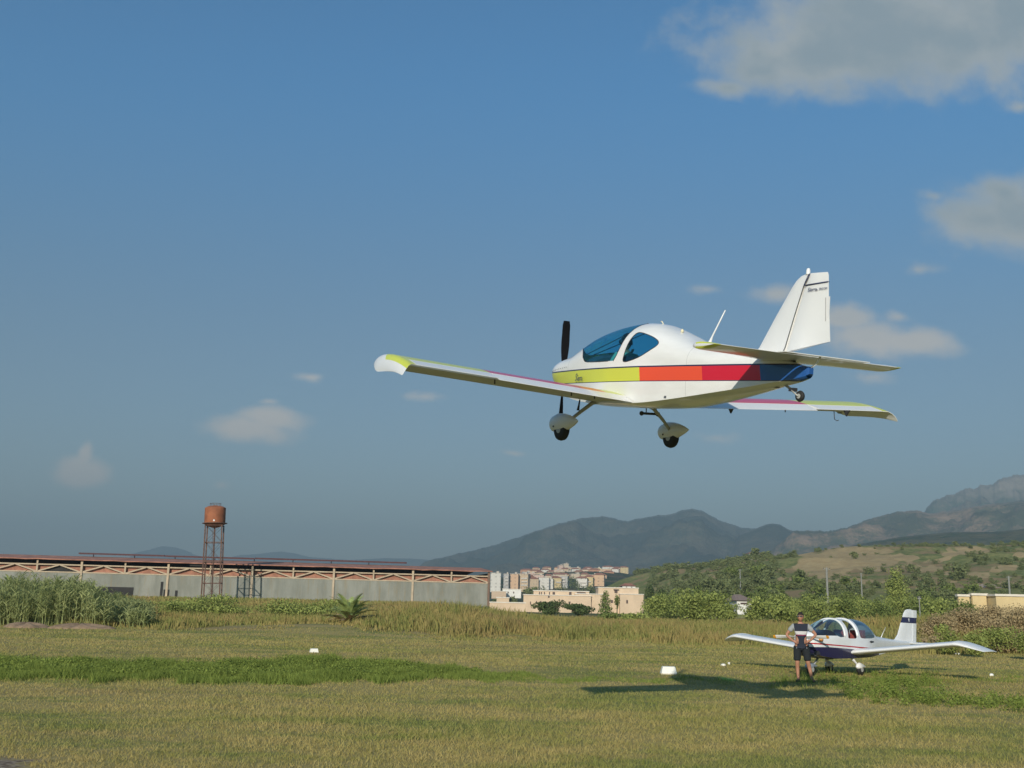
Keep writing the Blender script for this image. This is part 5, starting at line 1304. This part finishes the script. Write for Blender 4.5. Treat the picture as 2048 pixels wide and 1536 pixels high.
for a, b, dz in ((34, 46.5, .0), (46.6, 60, -.03), (60.1, 84, .02)): m.box(((a + b) / 2, 9.6, 6.55 + dz), (b - a, 2.2, .13)).box(((a + b) / 2, 8.5, 6.47 + dz), (b - a, .06, .2))
for x in np.arange(36, 84, 6): m.box((x, 9.6, 6.3), (.12, .12, .5))
m.build('ridge_vent', rust2, shed)
MB().box((52.2, .0, 5.0), (2.4, .3, .5)).build('dark_patch', darkin, shed)  # near-black box set just below the roof edge
m = MB(); 
for x in np.arange(6, 96, 12): m.box((x, .0, 4.85), (.22, .22, .6))
m.build('roof_post', cream, shed)
for x, w, h, l in ((41.0, 4.8, 1.5, 0), (47.3, .35, 2.4, 0), (48.0, .8, 1.3, 0), (49.4, .35, 1.2, 0)):
    MB().box((x, .0, h / 2), (w, .08, h)).build('doorway', darkin, shed)
MB().box((45.9, -.2, .05), (4.4, .5, .35)).build('loading_ledge', brick, shed)
MB().box((76, -.03, -.02), (6.0, .12, .22)).build('wall_base_shadow_gap', darkin, shed)  # dark strip standing in for the shadow gap along the wall foot
# ------------------------------------------------------------------ water tower
rustt = plain('orange_rust', (.30, .105, .045), .8, .22, .9, bump=.3); rusts = plain('rusty_steel', (.12, .065, .045), .85, .3, 3)
D = 152; r = ray(435, 1040); tb = Vector((r[0] * D, D, float(gz(r[0] * D, D)) - .1)); 
tower = empty('water_tower', tb, math.radians(8)); tower.rotation_euler = (0, math.radians(-1.8), math.radians(8)); tag(tower, 'rusty water tower with round tank on tall lattice legs in front of the shed', 'water tower')
zt = ray(435, 1047)[2] * D + CH - tb.z; ztop = ray(435, 1016)[2] * D + CH - tb.z; R_ = 1.44
tk = MB().lathe([(.3, zt - .62), (.8, zt - .45), (R_ * .95, zt - .15), (R_, zt), (R_, ztop), (R_ * .7, ztop + .22), (.25, ztop + .36), (.001, ztop + .38)], 28).build('tank', rustt, tower, smooth=True, sharp=30)
MB().lathe([(R_ - .02, zt - .03), (R_ + .28, zt - .03), (R_ + .28, zt + .05), (R_ - .02, zt + .05)], 28).build('walkway', rusts, tower)
m = MB()
for a in np.linspace(0, 2 * PI, 10, endpoint=False): m.tube([(math.cos(a) * .75, math.sin(a) * .75, ztop + .15), (math.cos(a) * .75, math.sin(a) * .75, ztop + .62)], .018, 4)
m.tube([(math.cos(a) * .75, math.sin(a) * .75, ztop + .62) for a in np.linspace(0, 2 * PI, 21)], .02, 4); m.build('tank_railing', rusts, tk)
MB().box((.05, -R_ - .01, zt + .33), (.22, .02, .2)).build('white_plate', white2, tk)
for sx, sy in ((-1, -1), (1, -1), (1, 1), (-1, 1)):
    MB().bar((sx * 1.22, sy * 1.22, -.2), (sx * 1.12, sy * 1.12, zt - .25), .17).build('leg', rusts, tower)
m = MB()
for zz_ in (2.4, 5.3, 8.0, zt - .3):
    if zz_ > zt: continue
    w = 1.22 - .1 * zz_ / zt
    for a, b in (((-1, -1), (1, -1)), ((1, -1), (1, 1)), ((1, 1), (-1, 1)), ((-1, 1), (-1, -1))): m.bar((a[0] * w, a[1] * w, zz_), (b[0] * w, b[1] * w, zz_), .09)
m.build('ring_braces', rusts, tower)
for k, (za, zc) in enumerate(((.2, 2.4), (2.4, 5.3), (5.3, 8.0), (8.0, zt - .3))):
    m = MB(); 
    for a, b in (((-1, -1), (1, -1)), ((1, 1), (-1, 1))):
        m.tube([(a[0] * 1.15, a[1] * 1.15, za), (b[0] * 1.1, b[1] * 1.1, zc)], .018, 4); m.tube([(b[0] * 1.15, b[1] * 1.15, za), (a[0] * 1.1, a[1] * 1.1, zc)], .018, 4)
    m.build('cross_brace', rusts, tower)
MB().tube([(0, 0, 0), (0, 0, zt - .5)], .09, 8).build('riser_pipe', rusts, tower); 
m = MB(); m.tube([(.25, -.9, 0), (.25, -1.0, zt)], .02, 4); m.tube([(-.1, -.9, 0), (-.1, -1.0, zt)], .02, 4); m.build('ladder', rusts, tower)
# ------------------------------------------------------------------ utility poles
conc = plain('pole_concrete', (.24, .24, .21), .85, .1, 3)
for px, pt, pb_, D, w, l in ((1653, 1135, 1205, 140, .36, 'thick grey concrete pole with a short crossarm behind the shrubs'), (1722, 1146, 1200, 230, .3, 'thinner grey pole right of the thick one'), (1480, 1138, 1170, 260, .3, 'grey pole on the wooded slope left of the thick one'), (2017, 1152, 1200, 190, .42, 'grey pole at the right by the flat-roofed wall'), (1838, 1192, 1212, 90, .12, 'short grey post above the dry scrub')):
    r = ray(px, pt); g = float(gz(r[0] * D, D)); H = r[2] * D + CH - g
    if D > 215: g = max(g, surf_z(VA, px, D)); H = r[2] * D + CH - g
    e = empty('utility_pole', (r[0] * D, D, g)); tag(e, l, 'utility pole', 'utility poles')
    MB().tube([(0, 0, -.3), (0, 0, H)], [w / 2, w / 2 * .7], 10).build('pole', conc, e, smooth=True, sharp=50)
    MB().box((0, -.02, H - .2), (w * 2.4, .08, .08)).build('crossarm', conc, e)
    for k in (-1, 1): MB().lathe([(.03, 0), (.05, .05), (.03, .12), (.001, .13)], 8, (k * w * 1.1, -.02, H - .16)).build('insulator', dark, e)
# ------------------------------------------------------------------ cream two-storey building and sheds at mid distance
cwall = plain('cream_render', (.62, .47, .32), .85, .07, .4); croof = plain('white_coping', (.68, .62, .52), .8, .06, 1); winm = plain('window_dark', (.09, .06, .05), .3, .2, 2)
def pxbox(m, x0, x1, ytop, ybot, Y, dep, mi=0, off=0):
    a = ray(x0, (ytop + ybot) / 2); b = ray(x1, (ytop + ybot) / 2); xc = (x0 + x1) / 2
    zt_ = ray(xc, ytop)[2] * Y + CH; zb_ = ray(xc, ybot)[2] * Y + CH
    m.box(((a[0] + b[0]) / 2 * Y, Y + dep / 2 + off, (zt_ + zb_) / 2), ((b[0] - a[0]) * Y, dep, zt_ - zb_), mi); return m
CB = empty('cream_building', (0, 0, 0)); tag(CB, 'cream flat-roofed two-storey building with stepped wings behind dark trees', 'building')
for x0, x1, yt, Y, dp in ((1047, 1182, 1191, 300, 9), (1067, 1178, 1182.5, 303, 6), (1150.5, 1206, 1188.5, 301, 8), (1196.5, 1277, 1176, 302, 9), (1240, 1287, 1189, 299.5, 8)):
    pxbox(MB(), x0, x1, yt, 1231, Y, dp).build('wall', cwall, CB)
    pxbox(MB(), x0 - .8, x1 + .8, yt - 1.4, yt + .2, Y - .2, dp + .4).build('roof_edge', croof, CB)
for x0, x1, yt, yb, Y in ((1105, 1110, 1184, 1190, 303), (1138, 1143, 1184, 1190, 303), (1096, 1099, 1191.5, 1195.5, 303 - 3.05), (1137, 1141, 1203, 1207, 300), (1078, 1080, 1184, 1189.5, 303), (1082, 1084, 1184, 1189.5, 303), (1088, 1090, 1184, 1189.5, 303), (1098, 1100, 1184, 1189.5, 303),
    (1229, 1235, 1180, 1186, 302), (1227, 1238, 1178.5, 1180.2, 301.6), (1252.5, 1256, 1200, 1207, 299.5), (1171, 1174, 1198, 1203, 301), (1176, 1179, 1198, 1203, 301), (1180.5, 1183.5, 1198, 1203, 301), (1154, 1171, 1184.5, 1187, 302.5), (1060, 1062, 1203, 1209, 300), (1072, 1074, 1202, 1208, 300), (1080, 1083, 1202, 1206, 300), (1222, 1226, 1200, 1206, 302), (1214, 1217, 1196, 1200, 302)):
    pxbox(MB(), x0, x1, yt, yb, Y - .06, .12).build('window', winm, CB)
redt = plain('red_tiles', (.36, .15, .09), .85, .2, .5)
def house(name, label, x0, x1, yt, yb, Y, dep, wall, roof=None, rh=.35, group=None, wins=(), cat='house'):
    a = ray(x0, yb); b = ray(x1, yb); xc = (x0 + x1) / 2; zt_ = ray(xc, yt)[2] * Y + CH; zb_ = ray(xc, yb)[2] * Y + CH
    w = (b[0] - a[0]) * Y; h = zt_ - zb_
    e = empty(name, ((a[0] + b[0]) / 2 * Y, Y, zb_)); tag(e, label, cat, group)
    hb = h * (1 - rh) if roof else h
    MB().box((0, dep / 2, hb / 2 - .5), (w, dep, hb + 1)).build('wall', wall, e)
    if roof:
        rr_ = h * rh
        MB().add([(-w / 2 - .3, -.4, hb), (w / 2 + .3, -.4, hb), (w / 2 + .3, dep + .4, hb), (-w / 2 - .3, dep + .4, hb), (-w / 4, dep / 2, hb + rr_), (w / 4, dep / 2, hb + rr_)], [(0, 1, 5, 4), (1, 2, 5), (2, 3, 4, 5), (3, 0, 4), (0, 3, 2, 1)]).build('roof', roof, e)
    else: MB().box((0, dep / 2, hb + .12), (w + .3, dep + .3, .24)).build('roof', croof, e)
    for f, g, ww_, hh in wins: MB().box(((f - .5) * w, -.03, hb * g), (ww_ * w, .1, hh * hb)).build('window', winm, e)
    return e
whw = plain('white_render', (.70, .68, .62), .85, .06, .6); pink = plain('pink_render', (.58, .38, .28), .85, .08, .4); yelw = plain('yellow_render', (.62, .48, .25), .85, .08, .5)
house('house', 'small house with a red tiled roof peeping over the cream building', 1245, 1271, 1166, 1178, 330, 8, whw, redt, .5, wins=[(.3, .5, .1, .5), (.7, .5, .1, .5)])
house('shed', 'pale low shed at the left below the apartment blocks', 983, 1012, 1183, 1192, 420, 8, plain('tan_render', (.5, .38, .27), .85), None, cat='shed')
house('shed', 'white flat-roofed shed left of the cream building', 1005, 1042, 1179, 1191, 430, 8, whw, None, cat='shed', wins=[(.3, .5, .06, .3), (.6, .5, .06, .3)])
house('shed', 'tiny cream shed among dark trees by the long shed corner', 993, 1018, 1196, 1206, 300, 6, cwall, None, cat='shed')
house('garden_wall', 'long low cream wall running from the long shed to the cream building', 979, 1050, 1206, 1219, 260, .5, cwall, None, cat='wall')
house('house', 'white house with brown roof among the green shrubs, left of the man', 1474, 1502, 1188, 1214, 150, 8, whw, plain('brown_roof', (.27, .19, .15), .85), .5, wins=[(.5, .55, .5, .25)])
house('villa', 'white villa with red roof on the crest of the wooded hill', 1499, 1529, 1103, 1121, 500, 10, whw, redt, .22, wins=[(.2, .6, .10, .3), (.45, .6, .10, .3), (.75, .55, .12, .3)], cat='villa')
house('house', 'long pale low house on the slope above the town edge', 1346, 1408, 1130, 1141, 560, 10, whw, None, wins=[(.15, .5, .08, .4), (.35, .5, .08, .4), (.6, .5, .08, .4), (.85, .5, .08, .4)])
house('house', 'white gabled house high at the right by the pole', 1996, 2014, 1147, 1160, 330, 8, whw, redt, .45, wins=[(.45, .4, .25, .5)])
house('house', 'pale house at the right edge beside the gabled one', 2034, 2062, 1147, 1157, 330, 8, whw, redt, .4)
house('house', 'low cream house with wide tan roof at the right', 1972, 2008, 1167, 1184, 260, 8, cwall, plain('tan_tiles', (.42, .32, .24), .85), .5, wins=[(.6, .4, .2, .5)])
house('warehouse', 'long yellow flat-roofed warehouse at the right edge behind the dry scrub', 1994, 2070, 1193, 1225, 120, 10, yelw, None, cat='warehouse')
house('garden_wall', 'yellow wall section left of the warehouse between green shoots', 1946, 1974, 1191, 1214, 122, .4, yelw, None, cat='wall')
house('garden_wall', 'yellow wall section nearest the green trees at the right', 1918, 1940, 1193, 1214, 122.5, .4, yelw, None, cat='wall')
# ------------------------------------------------------------------ hillside town
cols = [('cream', (.66, .54, .40)), ('pale orange', (.68, .46, .29)), ('white', (.72, .68, .60)), ('pink', (.66, .47, .38)), ('yellow', (.66, .52, .28)), ('grey', (.48, .46, .43)), ('sand', (.60, .46, .31)), ('terracotta', (.52, .28, .17))]
def town_wall(name, c):
    mt, t = new_mat(name); o = t.obj(); x, y, z = t.sep(o); nrm = t.n('ShaderNodeTexCoord').outputs['Normal']; nx_, ny_, nz_ = t.sep(nrm)
    rnd_ = t.n('ShaderNodeObjectInfo').outputs['Random']; u = t.m('ADD', t.m('ADD', x, y), t.m('MULTIPLY', rnd_, 9)); fx_ = t.m('FRACT', t.m('DIVIDE', u, t.m('ADD', 2.7, t.m('MULTIPLY', rnd_, 2.4)))); fz_ = t.m('FRACT', t.m('MULTIPLY', z, 1 / 3.1))
    w = t.m('MULTIPLY', t.m('MULTIPLY', t.m('GREATER_THAN', fx_, .32), t.m('LESS_THAN', fx_, .68)), t.m('MULTIPLY', t.m('GREATER_THAN', fz_, .35), t.m('LESS_THAN', fz_, .8)))
    w = t.m('MULTIPLY', w, t.m('LESS_THAN', t.m('ABSOLUTE', nz_), .5)); w = t.m('MULTIPLY', w, t.ss(t.noise(o, .3, 2), .35, .6))
    d = tuple(v * .8 for v in c); cc = t.mix(t.noise(o, .15, 3), d, c)
    return finish(mt, t, t.mix(t.m('MULTIPLY', w, .5), cc, (.16, .14, .13)), .9, spec=.1)
tw_m = [town_wall('town_' + n.replace(' ', '_'), c) for n, c in cols]
balm = plain('balcony_white', (.6, .55, .48), .8); flatr = plain('flat_roof', (.5, .44, .36), .9, .1, .2)
rgt = np.random.default_rng(77)
def block(px, pyb, pyt, wpx, Y, ci, roof, row, i, balc=False):
    r = ray(px, pyb); x = r[0] * Y; zb_ = r[2] * Y + CH; h = (pyb - pyt) / F * Y; w = wpx / F * Y; dep = rgt.uniform(9, 13); rz = rgt.uniform(-.25, .25)
    nm = 'apartment_block' if h > 9 else 'town_house'
    o = MB().box((0, dep / 2, h / 2 - 3), (w, dep, h + 6)).build(nm, tw_m[ci]); o.location = (x, Y, zb_); o.rotation_euler = (0, 0, rz)
    tag(o, f'{cols[ci][0]} {"red-roofed" if roof else "flat-roofed"} {"block" if h > 9 else "house"}, {ordn(i)} from left in the town\'s {row} row', 'apartment block' if h > 9 else 'house', 'buildings of the hillside town')
    if roof:
        MB().add([(-w / 2 - .6, -.7, h), (w / 2 + .6, -.7, h), (w / 2 + .6, dep + .7, h), (-w / 2 - .6, dep + .7, h), (-w / 4, dep / 2, h + 2.0), (w / 4, dep / 2, h + 2.0)], [(0, 1, 5, 4), (1, 2, 5), (2, 3, 4, 5), (3, 0, 4), (0, 3, 2, 1)]).build('roof', redt, o)
    else:
        m = MB().box((0, dep / 2, h + .2), (w + .5, dep + .5, .4)); m.box((w * .2, dep / 2, h + 1.1), (w * .25, dep * .4, 1.6)); m.build('roof', flatr, o)
    if balc:
        for k in range(int(h // 3.1)):
            MB().box((w * (.12 if i % 2 else -.1), -.55, k * 3.1 + 1.2), (w * .62, 1.1, 1.0)).build('balcony', balm, o)
front = [(991, 1171, 1147, 20, 2, 0, 0), (1012, 1171, 1149, 10, 5, 0, 1), (1028, 1173, 1149, 16, 1, 0, 0), (1046, 1173, 1149, 20, 6, 0, 1), (1066, 1172, 1158, 22, 6, 1, 0), (1088, 1170, 1156, 20, 2, 0, 0), (1098, 1168, 1158, 16, 2, 0, 1), (1114, 1167, 1156, 18, 4, 1, 1), (1128, 1166, 1153, 14, 5, 0, 1), (1163, 1174, 1157, 22, 2, 1, 1), (1178, 1166, 1154, 16, 4, 1, 1), (1198, 1160, 1150, 20, 1, 1, 0)]
for i, (px, pyb, pyt, w, ci, rf, bc) in enumerate(front): block(px, pyb, pyt, w, 1000 + 6 * i, ci, rf, 'front', i, bc)
for row, Y, n, xa, xb, yb0, hh in (('second', 1180, 9, 1052, 1212, 1159, (8, 12)), ('third', 1320, 10, 1036, 1226, 1152, (7, 10)), ('fourth', 1450, 10, 1040, 1244, 1147, (7, 10)), ('top', 1600, 11, 1046, 1262, 1142, (6, 9))):
    for i in range(n):
        px = xa + (xb - xa) * (i + .5) / n + rgt.uniform(-4, 4); dy_ = (0 if px > 1090 else (1090 - px) * .12)
        h = rgt.uniform(*hh) * .9; block(px, yb0 + dy_ + rgt.uniform(-1, 1), yb0 + dy_ - h, rgt.uniform(14, 24), Y + rgt.uniform(-20, 20), int(rgt.integers(0, 8)), bool(rgt.uniform() < .6), row, i)
block(1133, 1142, 1128, 9, 1570, 0, 0, 'tower', 0); block(1122, 1142, 1131, 8, 1560, 3, 0, 'tower', 1)
# ------------------------------------------------------------------ haze
mt = bpy.data.materials.new('haze'); mt.use_nodes = True; nt = mt.node_tree; nt.nodes.clear()
pv = nt.nodes.new('ShaderNodeVolumePrincipled'); pv.inputs['Color'].default_value = (.37, .505, .585, 1); pv.inputs['Density'].default_value = HAZE_D; pv.inputs['Anisotropy'].default_value = 0.0
ou = nt.nodes.new('ShaderNodeOutputMaterial'); nt.links.new(pv.outputs[0], ou.inputs['Volume'])
hz = MB().box((0, 0, 348), (20000, 20000, 700)).build('haze', mt); tag(hz, 'blue summer haze filling the air', kind='stuff')
hz.visible_shadow = True
print('all done')
